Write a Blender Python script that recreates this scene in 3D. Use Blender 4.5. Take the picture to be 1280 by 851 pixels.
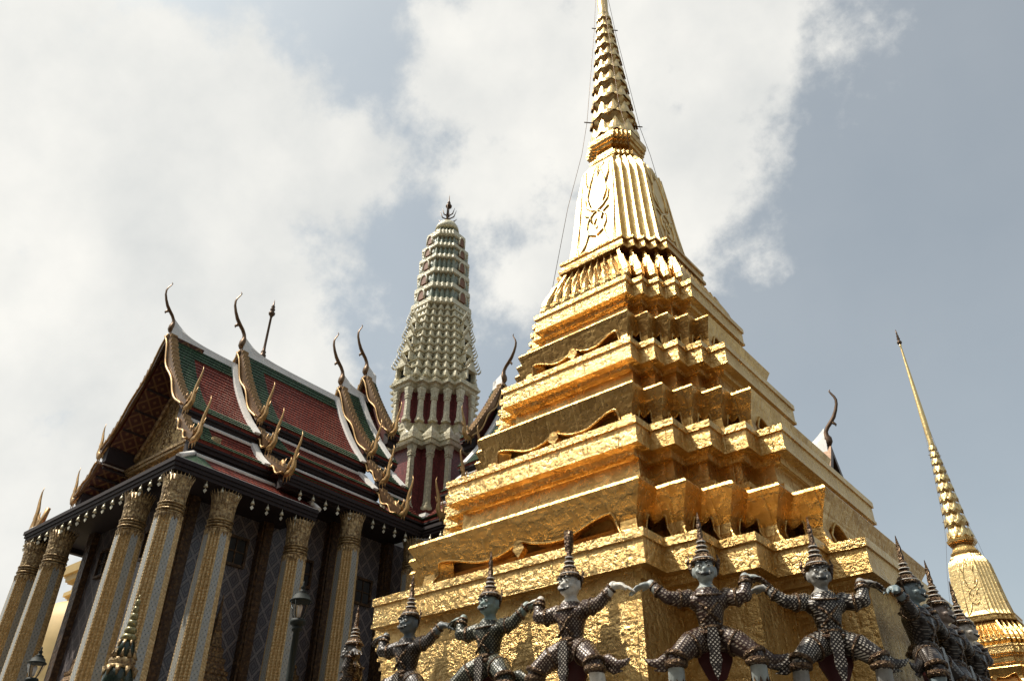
import bpy, bmesh, math, random
from mathutils import Vector, Matrix
random.seed(7)
R = math.radians
for o in list(bpy.data.objects): bpy.data.objects.remove(o)
S = bpy.context.scene
COL = S.collection
PI = math.pi

# ------------------------------------------------------------------ camera
cam_d = bpy.data.cameras.new('camera'); cam = bpy.data.objects.new('camera', cam_d); COL.objects.link(cam)
cam_d.sensor_width = 36; cam_d.lens = 1013.3 / 1280 * 36; cam_d.clip_end = 6000; cam_d.clip_start = 0.1
pit, rol, yaw = R(34.25), R(.626), R(40.0)
fh = Vector((-math.sin(yaw), math.cos(yaw), 0)); rh = Vector((math.cos(yaw), math.sin(yaw), 0)); zz = Vector((0, 0, 1))
fwd = fh * math.cos(pit) + zz * math.sin(pit); up = zz * math.cos(pit) - fh * math.sin(pit)
ri = rh * math.cos(rol) + up * math.sin(rol); uu = up * math.cos(rol) - rh * math.sin(rol)
M4 = Matrix((ri, uu, -fwd)).transposed().to_4x4(); M4.translation = (0, 0, 1.6)
cam.matrix_world = M4; S.camera = cam

# ------------------------------------------------------------------ light and sky
SUN_EL, SUN_AZ = R(60), R(226)            # azimuth clockwise from +Y
sun_dir = Vector((math.sin(SUN_AZ) * math.cos(SUN_EL), math.cos(SUN_AZ) * math.cos(SUN_EL), math.sin(SUN_EL)))
sd = bpy.data.lights.new('sun', 'SUN'); sd.energy = 5.0; sd.angle = R(.5); sd.color = (1, .93, .82)
so = bpy.data.objects.new('sun', sd); COL.objects.link(so); so.location = sun_dir * 80
so.rotation_euler = (-sun_dir).to_track_quat('-Z', 'Y').to_euler()
S.view_settings.view_transform = 'Standard'; S.view_settings.look = 'None'
S.view_settings.exposure = 0.0; S.view_settings.gamma = 1
S.render.engine = 'CYCLES'
S.cycles.max_bounces = 6; S.cycles.glossy_bounces = 4; S.cycles.diffuse_bounces = 3
S.cycles.sample_clamp_indirect = 10
S.cycles.use_denoising = True

W = bpy.data.worlds.new('World'); S.world = W; W.use_nodes = True
wn, wl = W.node_tree.nodes, W.node_tree.links
wn.clear()
def WN(t, **kw):
    n = wn.new(t)
    for k, v in kw.items(): setattr(n, k, v)
    return n
wo = WN('ShaderNodeOutputWorld'); bg = WN('ShaderNodeBackground'); bg.inputs['Strength'].default_value = .10
sky = WN('ShaderNodeTexSky'); sky.sky_type = 'NISHITA'; sky.sun_disc = False
sky.sun_elevation = SUN_EL; sky.sun_rotation = SUN_AZ
sky.air_density = 1.0; sky.dust_density = 3.5; sky.ozone_density = 1.0
hs = WN('ShaderNodeHueSaturation'); hs.inputs['Saturation'].default_value = .55; hs.inputs['Value'].default_value = 1.52
wl.new(sky.outputs[0], hs.inputs['Color'])
tc = WN('ShaderNodeTexCoord')
def wnoise(scale, detail, rough, off=(0, 0, 0)):
    mp = WN('ShaderNodeMapping'); mp.inputs['Location'].default_value = off
    wl.new(tc.outputs['Generated'], mp.inputs['Vector'])
    n = WN('ShaderNodeTexNoise'); n.inputs['Scale'].default_value = scale; n.inputs['Detail'].default_value = detail
    n.inputs['Roughness'].default_value = rough
    wl.new(mp.outputs[0], n.inputs['Vector']); return n
def wmath(op, a, b=None, c=None, clamp=False):
    n = WN('ShaderNodeMath', operation=op, use_clamp=clamp)
    for i, v in enumerate((a, b, c)):
        if v is None: continue
        if isinstance(v, (int, float)): n.inputs[i].default_value = v
        else: wl.new(v, n.inputs[i])
    return n.outputs[0]
n_big = wnoise(4.8, 10, .6, (3.1, 1.7, .4))
n_fine = wnoise(17, 9, .62, (.3, 5.2, 2.1))
n_shade = wnoise(5.5, 6, .55, (7.3, 2.2, 4.8))
# cloud banks: (direction, angular radius in degrees)
BANKS = [((-.727, .08, .682), 9), ((-.761, .145, .632), 11), ((-.652, .171, .739), 6.5), ((-.729, .232, .644), 11), ((-.64, .302, .706), 8.5),
         ((-.596, .384, .705), 6), ((-.722, .365, .588), 10), ((-.823, .27, .501), 13), ((-.9, .3, .36), 12), ((-.766, .419, .488), 9),
         ((-.393, .463, .794), 8.5), ((-.44, .44, .79), 5.5), ((-.317, .549, .774), 9), ((-.25, .64, .725), 6.5), ((-.2, .601, .774), 8), ((-.13, .60, .79), 5),
         ((-.292, .655, .697), 8), ((-.478, .537, .695), 6.5), ((-.473, .624, .623), 7),
         ((-.85, -.35, .3), 14)]
bank = None
for d, rad in BANKS:
    v = Vector(d).normalized()
    dp = WN('ShaderNodeVectorMath', operation='DOT_PRODUCT'); wl.new(tc.outputs['Generated'], dp.inputs[0]); dp.inputs[1].default_value = v
    ang = wmath('ARCCOSINE', wmath('MINIMUM', dp.outputs['Value'], .99999))
    f = wmath('SUBTRACT', 1.0, wmath('DIVIDE', ang, R(rad)))        # 1 at the middle, 0 at the rim
    bank = f if bank is None else wmath('SMOOTH_MAX', bank, f, .25)
bank = wmath('MAXIMUM', bank, -1.2)
dens = wmath('ADD', bank, wmath('MULTIPLY', wmath('SUBTRACT', n_big.outputs[0], .5), 2.3))
dens = wmath('ADD', dens, wmath('MULTIPLY', wmath('SUBTRACT', n_fine.outputs[0], .5), 1.15))
mr = WN('ShaderNodeMapRange', interpolation_type='SMOOTHSTEP'); mr.inputs['From Min'].default_value = -.1; mr.inputs['From Max'].default_value = .5
wl.new(dens, mr.inputs['Value'])
# thin veil of haze low and to the west
mask = wmath('MULTIPLY_ADD', mr.outputs[0], .80, .14)
ccol = WN('ShaderNodeMix', data_type='RGBA')
sh = wmath('ADD', wmath('MULTIPLY', wmath('SUBTRACT', n_shade.outputs[0], .5), 2.6), wmath('MULTIPLY_ADD', dens, -.10, .5), clamp=True)
wl.new(sh, ccol.inputs[0])
ccol.inputs[6].default_value = (9.9, 9.7, 9.1, 1); ccol.inputs[7].default_value = (7.5, 7.6, 7.4, 1)
mx = WN('ShaderNodeMix', data_type='RGBA')
tint = WN('ShaderNodeMix', data_type='RGBA', blend_type='MULTIPLY'); tint.inputs[0].default_value = 1; tint.inputs[7].default_value = (.98, 1.04, .98, 1)
wl.new(hs.outputs[0], tint.inputs[6])
wl.new(mask, mx.inputs[0]); wl.new(tint.outputs[2], mx.inputs[6]); wl.new(ccol.outputs[2], mx.inputs[7])
wl.new(mx.outputs[2], bg.inputs['Color']); wl.new(bg.outputs[0], wo.inputs[0])

# ------------------------------------------------------------------ materials
class Mat:
    def __init__(s, name):
        s.m = bpy.data.materials.new(name); s.m.use_nodes = True
        s.n, s.l = s.m.node_tree.nodes, s.m.node_tree.links
        s.b = s.n['Principled BSDF']; s.tc = None
    def new(s, t, **kw):
        n = s.n.new(t)
        for k, v in kw.items(): setattr(n, k, v)
        return n
    def co(s, kind='Object'):
        if s.tc is None: s.tc = s.new('ShaderNodeTexCoord')
        return s.tc.outputs[kind]
    def mapping(s, scale=(1, 1, 1), rot=(0, 0, 0), kind='Object'):
        m = s.new('ShaderNodeMapping'); m.inputs['Scale'].default_value = scale; m.inputs['Rotation'].default_value = rot
        s.l.new(s.co(kind), m.inputs[0]); return m.outputs[0]
    def noise(s, scale, detail=5, rough=.55, vec=None):
        n = s.new('ShaderNodeTexNoise'); n.inputs['Scale'].default_value = scale; n.inputs['Detail'].default_value = detail
        n.inputs['Roughness'].default_value = rough
        s.l.new(vec if vec else s.co(), n.inputs['Vector']); return n.outputs[0]
    def voro(s, scale, feature='F1', vec=None, out=0):
        n = s.new('ShaderNodeTexVoronoi', feature=feature); n.inputs['Scale'].default_value = scale
        s.l.new(vec if vec else s.co(), n.inputs['Vector']); return n.outputs[out]
    def math(s, op, a, b=None, c=None, clamp=False):
        n = s.new('ShaderNodeMath', operation=op, use_clamp=clamp)
        for i, v in enumerate((a, b, c)):
            if v is None: continue
            if isinstance(v, (int, float)): n.inputs[i].default_value = v
            else: s.l.new(v, n.inputs[i])
        return n.outputs[0]
    def rng(s, v, a, b, c=0, d=1):
        n = s.new('ShaderNodeMapRange'); n.inputs[1].default_value = a; n.inputs[2].default_value = b
        n.inputs[3].default_value = c; n.inputs[4].default_value = d
        s.l.new(v, n.inputs[0]); return n.outputs[0]
    def mix(s, f, a, b):
        n = s.new('ShaderNodeMix', data_type='RGBA')
        if isinstance(f, (int, float)): n.inputs[0].default_value = f
        else: s.l.new(f, n.inputs[0])
        for i, v in ((6, a), (7, b)):
            if isinstance(v, tuple): n.inputs[i].default_value = (*v, 1)
            else: s.l.new(v, n.inputs[i])
        return n.outputs[2]
    def base(s, v):
        if isinstance(v, tuple): s.b.inputs['Base Color'].default_value = (*v, 1)
        else: s.l.new(v, s.b.inputs['Base Color'])
    def set(s, rough=None, metal=None, **kw):
        for k, v in (('Roughness', rough), ('Metallic', metal)):
            if v is None: continue
            if isinstance(v, (int, float)): s.b.inputs[k].default_value = v
            else: s.l.new(v, s.b.inputs[k])
        for k, v in kw.items(): s.b.inputs[k].default_value = v
    def bump(s, h, strength=.5, dist=.02, chain=None):
        n = s.new('ShaderNodeBump'); n.inputs['Strength'].default_value = strength; n.inputs['Distance'].default_value = dist
        s.l.new(h, n.inputs['Height'])
        if chain: s.l.new(chain, n.inputs['Normal'])
        s.l.new(n.outputs[0], s.b.inputs['Normal']); return n.outputs[0]

def gold_leaf(name, c1, c2, rough=.34, amp=1.0, metal=1.0, fr=8.0):
    m = Mat(name)
    big = m.noise(1.3, 6, .6); mid = m.noise(fr, 6, .6); fine = m.noise(38, 4, .6)
    # leaf sheets: each small square takes its own tone and tilt
    vec = m.mapping((3.1, 3.1, 3.6))
    cell = m.new('ShaderNodeTexVoronoi', feature='F1', distance='CHEBYCHEV'); cell.inputs['Scale'].default_value = 1.0; cell.inputs['Randomness'].default_value = .35
    m.l.new(vec, cell.inputs['Vector'])
    sep = m.new('ShaderNodeSeparateColor'); m.l.new(cell.outputs['Color'], sep.inputs[0])
    f = m.math('ADD', m.math('MULTIPLY', m.rng(mid, .3, .7), .6), m.math('MULTIPLY', sep.outputs[0], .4))
    col = m.mix(f, c1, c2)
    worn = m.rng(m.noise(5.2, 8, .7), .62, .74)
    col = m.mix(m.math('MULTIPLY', worn, .45), col, (.30, .15, .045))
    m.base(col)
    m.set(rough=m.math('ADD', m.rng(mid, .25, .75, rough - .07, rough + .12), m.math('MULTIPLY', sep.outputs[1], .06)), metal=metal)
    h = m.math('ADD', m.math('MULTIPLY', big, .2), m.math('MULTIPLY', mid, .8))
    h = m.math('ADD', h, m.math('MULTIPLY', fine, .16))
    edge = m.rng(cell.outputs['Distance'], .40, .5, 0, .10)
    h = m.math('SUBTRACT', h, edge)
    # upright joints between the gilded sheets
    sx = m.new('ShaderNodeSeparateXYZ'); m.l.new(m.co(), sx.inputs[0])
    def joint(v, off): return m.rng(m.math('ABSOLUTE', m.math('SUBTRACT', m.math('FRACT', m.math('MULTIPLY_ADD', v, 1.9, off)), .5)), .475, .5, 0, .14)
    h = m.math('SUBTRACT', h, m.math('ADD', joint(sx.outputs[0], .2), joint(sx.outputs[1], .6)))
    m.bump(h, .55 * amp, .075)
    return m.m
G1 = gold_leaf('gold_leaf', (.77, .50, .19), (.43, .245, .075), .22, .75)
G_BOUNCE = gold_leaf('recess_gold_bounce_tint', (.66, .40, .15), (.44, .23, .075), .4, .8, .45)  # warm bounce light from the ledges is put into this orange
G_ROUGH = gold_leaf('hammered_gold_leaf', (.85, .59, .255), (.55, .34, .115), .24, 1.25, 1.0, 13.0)
G_SPIRE = gold_leaf('gold_leaf_smooth', (.84, .63, .31), (.72, .50, .21), .30, .6)
G_DARK = gold_leaf('aged_gold', (.50, .27, .08), (.36, .18, .05), .42, 1.0)

def simple(name, col, rough=.6, metal=0, var=.25, nscale=6, bump=.2, bdist=.01):
    m = Mat(name); n = m.noise(nscale, 6, .6)
    m.base(m.mix(m.rng(n, .3, .7), tuple(c * (1 - var) for c in col), tuple(min(1, c * (1 + var)) for c in col)))
    m.set(rough=rough, metal=metal); m.bump(n, bump, bdist); return m.m

def carved_gold(name, c1, c2, c3, scale, metal=.85, rough=.42):
    """gilded carving: raised scrolls over a darker ground"""
    m = Mat(name); v = m.voro(scale, 'SMOOTH_F1'); n = m.noise(scale * 2.3, 4, .6)
    h = m.math('ADD', v, m.math('MULTIPLY', n, .5))
    f = m.rng(h, .35, .8)
    m.base(m.mix(f, c1, m.mix(m.rng(n, .35, .65), c2, c3))); m.set(rough=rough, metal=metal)
    m.bump(h, .8, .05); return m.m
GILT = carved_gold('gilt_carving', (.58, .42, .21), (.38, .25, .11), (.10, .06, .03), 9, .5)
GILT_ROOF = simple('gilt_finial', (.40, .24, .09), .42, .55, .3, 7, .25)
TEETH = simple('gilt_leaf_teeth', (.27, .155, .06), .45, .5, .35, 7, .25)
HORN = simple('dark_gilt_horn', (.15, .085, .04), .38, .6, .3, 5, .2)
BRONZE = simple('dark_bronze', (.10, .06, .035), .4, .7, .3, 12)
TYMP = carved_gold('carved_pediment', (.78, .56, .25), (.46, .28, .10), (.06, .035, .02), 5.5, .6, .4)

def column_gold():
    m = Mat('column_gold'); vec = m.mapping((1, 1, 1))
    w = m.new('ShaderNodeTexWave', wave_type='BANDS', bands_direction='Z'); w.inputs['Scale'].default_value = 3.3; w.inputs['Distortion'].default_value = 1.2
    m.l.new(vec, w.inputs[0]); v = m.voro(14)
    h = m.math('ADD', m.math('MULTIPLY', w.outputs[1], .5), v)
    m.base(m.mix(m.rng(v, .1, .6), (.72, .53, .27), (.48, .32, .14))); m.set(rough=.38, metal=.35)
    m.bump(h, .7, .03); return m.m
COLG = column_gold()

def mosaic_strip():
    m = Mat('mosaic_strip'); uv = m.mapping((1, 1, 1), kind='UV')
    s = m.new('ShaderNodeSeparateXYZ'); m.l.new(uv, s.inputs[0])
    u = m.math('MULTIPLY', s.outputs[0], 1 / .20); v = m.math('MULTIPLY', s.outputs[1], 1 / .20)
    def cell(x, off): return m.math('SUBTRACT', m.math('FRACT', m.math('ADD', x, off)), .5)
    def dist(a, b): return m.math('SQRT', m.math('ADD', m.math('MULTIPLY', a, a), m.math('MULTIPLY', b, b)))
    d1 = dist(cell(u, .5), cell(v, 0)); d2 = dist(cell(u, 0), cell(v, .5))
    dot = m.math('MINIMUM', d1, d2)
    ring = m.math('COMPARE', dot, .26, .045)
    col = m.mix(m.rng(dot, .10, .14, 1, 0), (.42, .39, .32), (.04, .05, .07))
    col = m.mix(ring, col, (.20, .25, .30))
    col = m.mix(m.rng(m.noise(9, 4), .45, .75), col, (.30, .28, .22))
    m.base(col); m.set(rough=.3); m.bump(dot, .3, .01); return m.m
MOSAIC = mosaic_strip()

def wall_mosaic():
    m = Mat('wall_mosaic'); uv = m.mapping((1, 1, 1), kind='UV')
    s = m.new('ShaderNodeSeparateXYZ'); m.l.new(uv, s.inputs[0])
    a = m.math('ADD', m.math('MULTIPLY', s.outputs[0], 1.75), m.math('MULTIPLY', s.outputs[1], 1.3))
    b = m.math('SUBTRACT', m.math('MULTIPLY', s.outputs[0], 1.75), m.math('MULTIPLY', s.outputs[1], 1.3))
    fa = m.math('ABSOLUTE', m.math('SUBTRACT', m.math('FRACT', a), .5)); fb = m.math('ABSOLUTE', m.math('SUBTRACT', m.math('FRACT', b), .5))
    mxv = m.math('MAXIMUM', fa, fb)
    line = m.rng(mxv, .39, .42); inner = m.math('COMPARE', mxv, .27, .05); heart = m.rng(mxv, .12, .15, 1, 0)
    col = m.mix(line, (.085, .074, .078), (.30, .26, .24))
    col = m.mix(inner, col, (.19, .17, .17)); col = m.mix(heart, col, (.17, .155, .155))
    spk = m.voro(26); col = m.mix(m.rng(spk, .25, .5, 0, .5), col, (.055, .05, .065))
    m.base(col); m.set(rough=.32); m.bump(m.math('ADD', line, inner), .4, .03); return m.m
WALLM = wall_mosaic()

def tile(name, c1, c2):
    m = Mat(name); uv = m.mapping((1, 1, 1), kind='UV')
    br = m.new('ShaderNodeTexBrick'); m.l.new(uv, br.inputs['Vector'])
    br.inputs['Scale'].default_value = 1; br.inputs['Brick Width'].default_value = .17; br.inputs['Row Height'].default_value = .23
    br.inputs['Mortar Size'].default_value = .014; br.inputs['Color1'].default_value = (*c1, 1); br.inputs['Color2'].default_value = (*c2, 1)
    br.inputs['Mortar'].default_value = tuple(c * .25 for c in c1) + (1,)
    n = m.noise(2.2, 7, .65); spot = m.rng(m.noise(6.5, 3, .5), .66, .72, 0, .5)
    col = m.mix(m.rng(n, .35, .8, 0, .45), br.outputs[0], tuple(c * .5 for c in c2))
    col = m.mix(spot, col, (.20, .13, .10))
    m.base(col); m.set(rough=.5); m.b.inputs['Specular IOR Level'].default_value = .18; m.bump(br.outputs['Fac'], .6, -.02); return m.m
RED = tile('red_roof_tile', (.27, .050, .028), (.18, .032, .020))
GREEN = tile('green_roof_tile', (.045, .095, .045), (.028, .062, .030))
WHITE = simple('white_stucco', (.72, .69, .64), .6, 0, .10, 3, .2)
DARKWOOD = simple('dark_lacquered_wood', (.016, .008, .008), .75, 0, .3, 8, .1)
REDWOOD = simple('red_lacquer', (.10, .022, .016), .5, 0, .25, 6, .1)

def soffit_mat():
    m = Mat('coffered_soffit'); uv = m.mapping((1, 1, 1), kind='UV')
    s = m.new('ShaderNodeSeparateXYZ'); m.l.new(uv, s.inputs[0])
    a = m.math('ADD', s.outputs[0], s.outputs[1]); b = m.math('SUBTRACT', s.outputs[0], s.outputs[1])
    fa = m.math('ABSOLUTE', m.math('SUBTRACT', m.math('FRACT', m.math('MULTIPLY', a, 1.6)), .5)); fb = m.math('ABSOLUTE', m.math('SUBTRACT', m.math('FRACT', m.math('MULTIPLY', b, 1.6)), .5))
    ln = m.rng(m.math('MAXIMUM', fa, fb), .40, .44)
    dot = m.rng(m.math('MAXIMUM', fa, fb), .10, .16, 1, 0)
    m.base(m.mix(m.math('MAXIMUM', ln, dot), (.065, .016, .011), (.17, .09, .035))); m.set(rough=.45); return m.m
SOFFIT = soffit_mat()

def prang_mat(name, c1, c2, c3):
    m = Mat(name); v = m.voro(7.5); n = m.noise(3, 6, .6)
    col = m.mix(m.rng(v, .15, .6), c1, c2)
    col = m.mix(m.rng(n, .52, .68, 0, .8), col, c3); m.base(col); m.set(rough=.42); m.bump(v, .5, .05); return m.m
PRANG = prang_mat('prang_ceramic', (.80, .73, .53), (.60, .54, .37), (.45, .44, .33))
PRANG_G = prang_mat('prang_green_ceramic', (.32, .35, .27), (.23, .26, .20), (.38, .37, .27))
PRANG_RED = None
def redwall():
    m = Mat('red_mosaic_wall'); v = m.voro(9)
    w = m.mapping((1, 1, 1)); br = m.new('ShaderNodeTexChecker'); br.inputs['Scale'].default_value = 6; m.l.new(w, br.inputs[0])
    m.base(m.mix(m.rng(v, .2, .6), (.30, .075, .065), (.17, .045, .04))); m.set(rough=.4); m.bump(v, .3, .02); return m.m
PRANG_RED = redwall()
TERRA = simple('orange_niche_glaze', (.22, .095, .045), .5)

# guardians: skin takes the object's own colour
def skin_mat():
    m = Mat('glazed_skin'); oi = m.new('ShaderNodeObjectInfo'); n = m.noise(16, 5, .6)
    m.base(m.mix(m.rng(n, .45, .75, 0, .55), oi.outputs['Color'], (.12, .11, .09))); m.set(rough=.42); m.bump(n, .25, .01); return m.m
SKIN = skin_mat()
def costume(name, c_ground, c_pat, scale):
    m = Mat(name)
    s = m.new('ShaderNodeSeparateXYZ'); m.l.new(m.co(), s.inputs[0])
    ang = m.math('MULTIPLY', m.math('ADD', s.outputs[0], m.math('MULTIPLY', s.outputs[1], .8)), scale); hz = m.math('MULTIPLY', s.outputs[2], scale)
    a = m.math('ADD', ang, hz); b = m.math('SUBTRACT', ang, hz)
    fa = m.math('ABSOLUTE', m.math('SUBTRACT', m.math('FRACT', a), .5)); fb = m.math('ABSOLUTE', m.math('SUBTRACT', m.math('FRACT', b), .5))
    mxv = m.math('MAXIMUM', fa, fb); scales = m.rng(mxv, .22, .28, 1, 0)
    n = m.noise(11, 4, .6); brk = m.rng(n, .36, .5)
    m.base(m.mix(m.math('MULTIPLY', scales, m.math('MULTIPLY', brk, .9)), c_ground, c_pat))
    m.set(rough=.36, metal=.15); m.bump(mxv, .5, .012); return m.m
COST = [costume('mirror_mosaic_maroon', (.035, .014, .009), (.34, .28, .21), 21), costume('mirror_mosaic_silver', (.02, .013, .010), (.55, .50, .42), 23),
        costume('mirror_mosaic_green', (.016, .018, .012), (.26, .25, .18), 21), costume('mirror_mosaic_dark', (.016, .010, .008), (.20, .17, .14), 21)]
TRIM = carved_gold('costume_gilt_trim', (.26, .17, .09), (.10, .05, .025), (.03, .018, .012), 40, .6, .33)
REDCLOTH = simple('maroon_glaze', (.06, .012, .01), .35)
BLACK = simple('black_glaze_niche_shade', (.012, .012, .012), .3)
TOOTH = simple('white_glaze', (.7, .68, .62), .35, 0, .05)

# ------------------------------------------------------------------ mesh builder
class MB:
    def __init__(s): s.v = []; s.f = []; s.sm = []; s.uv = {}
    def vert(s, p): s.v.append(tuple(p)); return len(s.v) - 1
    def face(s, idx, smooth=False, uv=None):
        if uv: s.uv[len(s.f)] = uv
        s.f.append(tuple(idx)); s.sm.append(smooth)
    def poly(s, pts, uv=None, smooth=False):
        s.face([s.vert(p) for p in pts], smooth, uv)
    def loft(s, rings, close=True, cap0=False, cap1=False, smooth=False):
        n = len(rings[0]); ids = [[s.vert(p) for p in r] for r in rings]
        for a, b in zip(ids, ids[1:]):
            for i in range(n if close else n - 1):
                j = (i + 1) % n; s.face((a[i], a[j], b[j], b[i]), smooth)
        if cap0: s.face(list(reversed(ids[0])))
        if cap1: s.face(ids[-1])
    def box(s, x0, x1, y0, y1, z0, z1):
        r = lambda z: [(x0, y0, z), (x1, y0, z), (x1, y1, z), (x0, y1, z)]
        s.loft([r(z0), r(z1)], cap0=True, cap1=True)
    def lathe(s, prof, n=20, c=(0, 0), smooth=True, cap=True, rot=0):
        rings = [[(c[0] + r * math.cos(2 * PI * i / n + rot), c[1] + r * math.sin(2 * PI * i / n + rot), z) for i in range(n)] for r, z in prof]
        s.loft(rings, cap0=cap, cap1=cap, smooth=smooth)
    def tube(s, path, rad, n=8, smooth=True, flat=1.0, ref=None):
        P = [Vector(p) for p in path]
        if not hasattr(rad, '__len__'): rad = [rad] * len(P)
        rings = []; prev = None
        for i, p in enumerate(P):
            t = (P[min(i + 1, len(P) - 1)] - P[max(i - 1, 0)])
            t = t.normalized() if t.length > 1e-9 else Vector((0, 0, 1))
            if prev is None:
                a = Vector(ref) if ref else (Vector((0, 0, 1)) if abs(t.z) < .9 else Vector((1, 0, 0)))
                prev = (a - t * a.dot(t)).normalized()
            else:
                q = prev - t * prev.dot(t); prev = q.normalized() if q.length > 1e-6 else prev
            b = t.cross(prev)
            rings.append([tuple(p + prev * (rad[i] * math.cos(2 * PI * k / n)) + b * (rad[i] * flat * math.sin(2 * PI * k / n))) for k in range(n)])
        s.loft(rings, cap0=True, cap1=True, smooth=smooth)
    def ell(s, c, r, nu=14, nv=9, rotm=None):
        rings = []
        for j in range(nv + 1):
            ph = -PI / 2 + PI * (j + .02) / (nv + .04)
            ring = []
            for i in range(nu):
                th = 2 * PI * i / nu; q = Vector((r[0] * math.cos(ph) * math.cos(th), r[1] * math.cos(ph) * math.sin(th), r[2] * math.sin(ph)))
                if rotm: q = rotm @ q
                ring.append(tuple(q + Vector(c)))
            rings.append(ring)
        s.loft(rings, cap0=True, cap1=True, smooth=True)
    def prism(s, outline, fn, thick):
        """outline: 2-D points, fn maps (a, b, depth) to 3-D"""
        s.loft([[fn(a, b, -thick / 2) for a, b in outline], [fn(a, b, thick / 2) for a, b in outline]], cap0=True, cap1=True)
    def build(s, name, mat, parent=None, loc=(0, 0, 0), rotz=0):
        me = bpy.data.meshes.new(name); me.from_pydata(s.v, [], s.f); me.update()
        if s.uv:
            ul = me.uv_layers.new(name='UVMap')
            for fi, uvs in s.uv.items():
                p = me.polygons[fi]
                for k, li in enumerate(p.loop_indices): ul.data[li].uv = uvs[k]
        me.polygons.foreach_set('use_smooth', s.sm)
        bm = bmesh.new(); bm.from_mesh(me); bmesh.ops.recalc_face_normals(bm, faces=bm.faces); bm.to_mesh(me); bm.free()
        me.materials.append(mat)
        o = bpy.data.objects.new(name, me); COL.objects.link(o)
        o.parent = parent; o.location = loc; o.rotation_euler = (0, 0, rotz); return o

def tag(o, label=None, cat=None, group=None, kind=None):
    if label: o['label'] = label
    if cat: o['category'] = cat
    if group: o['group'] = group
    if kind: o['kind'] = kind
    return o
def thing(name, label, cat, loc=(0, 0, 0), rotz=0, group=None):
    o = bpy.data.objects.new(name, None); COL.objects.link(o); o.empty_display_size = .3
    o.location = loc; o.rotation_euler = (0, 0, rotz); return tag(o, label, cat, group)
def kids(o): return [c for c in list(COL.objects) if c.parent == o]
def copy_tree(o, parent=None):
    c = o.copy(); COL.objects.link(c); c.parent = parent
    for ch in kids(o): copy_tree(ch, c)
    return c

# ------------------------------------------------------------------ ground
g = MB(); g.poly([(-3000, -3000, 0), (3000, -3000, 0), (3000, 3000, 0), (-3000, 3000, 0)])
def paving():
    m = Mat('terrace_paving'); br = m.new('ShaderNodeTexBrick'); m.l.new(m.mapping((1, 1, 1)), br.inputs[0])
    br.offset = 0; br.inputs['Scale'].default_value = 1; br.inputs['Brick Width'].default_value = .8; br.inputs['Row Height'].default_value = .8; br.inputs['Mortar Size'].default_value = .012
    br.inputs['Color1'].default_value = (.11, .10, .085, 1); br.inputs['Color2'].default_value = (.085, .078, .068, 1); br.inputs['Mortar'].default_value = (.07, .065, .06, 1)
    m.base(br.outputs[0]); m.set(rough=.55); return m.m
tag(g.build('ground', paving()), kind='structure')

# ------------------------------------------------------------------ redented plan
def quad_pts(w, s, n):
    q = []
    for k in range(n + 1):
        q.append((w - (n - k) * s, -w + k * s))
        if k < n: q.append((w - (n - k) * s, -w + (k + 1) * s))
    return q
def rot4(p, r):
    x, y = p
    for _ in range(r): x, y = -y, x
    return x, y
def plan(w, s, n, z):
    return [(*rot4(p, r), z) for r in range(4) for p in quad_pts(w, s, n)]
def redent(mb, prof, k=.1132, n=4, s=None, c=(0, 0), cap0=True, cap1=True):
    """prof: (z, w); the step of the corner is s, or k*w at the widest ring"""
    mb.loft([[(x + c[0], y + c[1], zq) for x, y, zq in plan(w, s if s else k * w, n, z)] for z, w in prof], cap0=cap0, cap1=cap1)
def bay_point(r, bay, q, w, s, n):
    """a point on the outline: bay 0..n-1 are the corner steps of quadrant r, bay n is the long face after it"""
    P = quad_pts(w, s, n)
    if bay < n:
        a, i, b = P[2 * bay], P[2 * bay + 1], P[2 * bay + 2]
        p = (a[0] + (i[0] - a[0]) * q * 2, a[1] + (i[1] - a[1]) * q * 2) if q <= .5 else (i[0] + (b[0] - i[0]) * (q * 2 - 1), i[1] + (b[1] - i[1]) * (q * 2 - 1))
        return rot4(p, r)
    a = P[-1]; b = rot4(P[0], 1)
    return rot4((a[0] + (b[0] - a[0]) * q, a[1] + (b[1] - a[1]) * q), r)
def outset(r, bay, q, n):
    """outward normal direction on the outline (for bulges)"""
    if bay == n: return rot4((1, 0), r)
    return rot4((1, 0), r) if q < .5 else rot4((0, -1), r)

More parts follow.
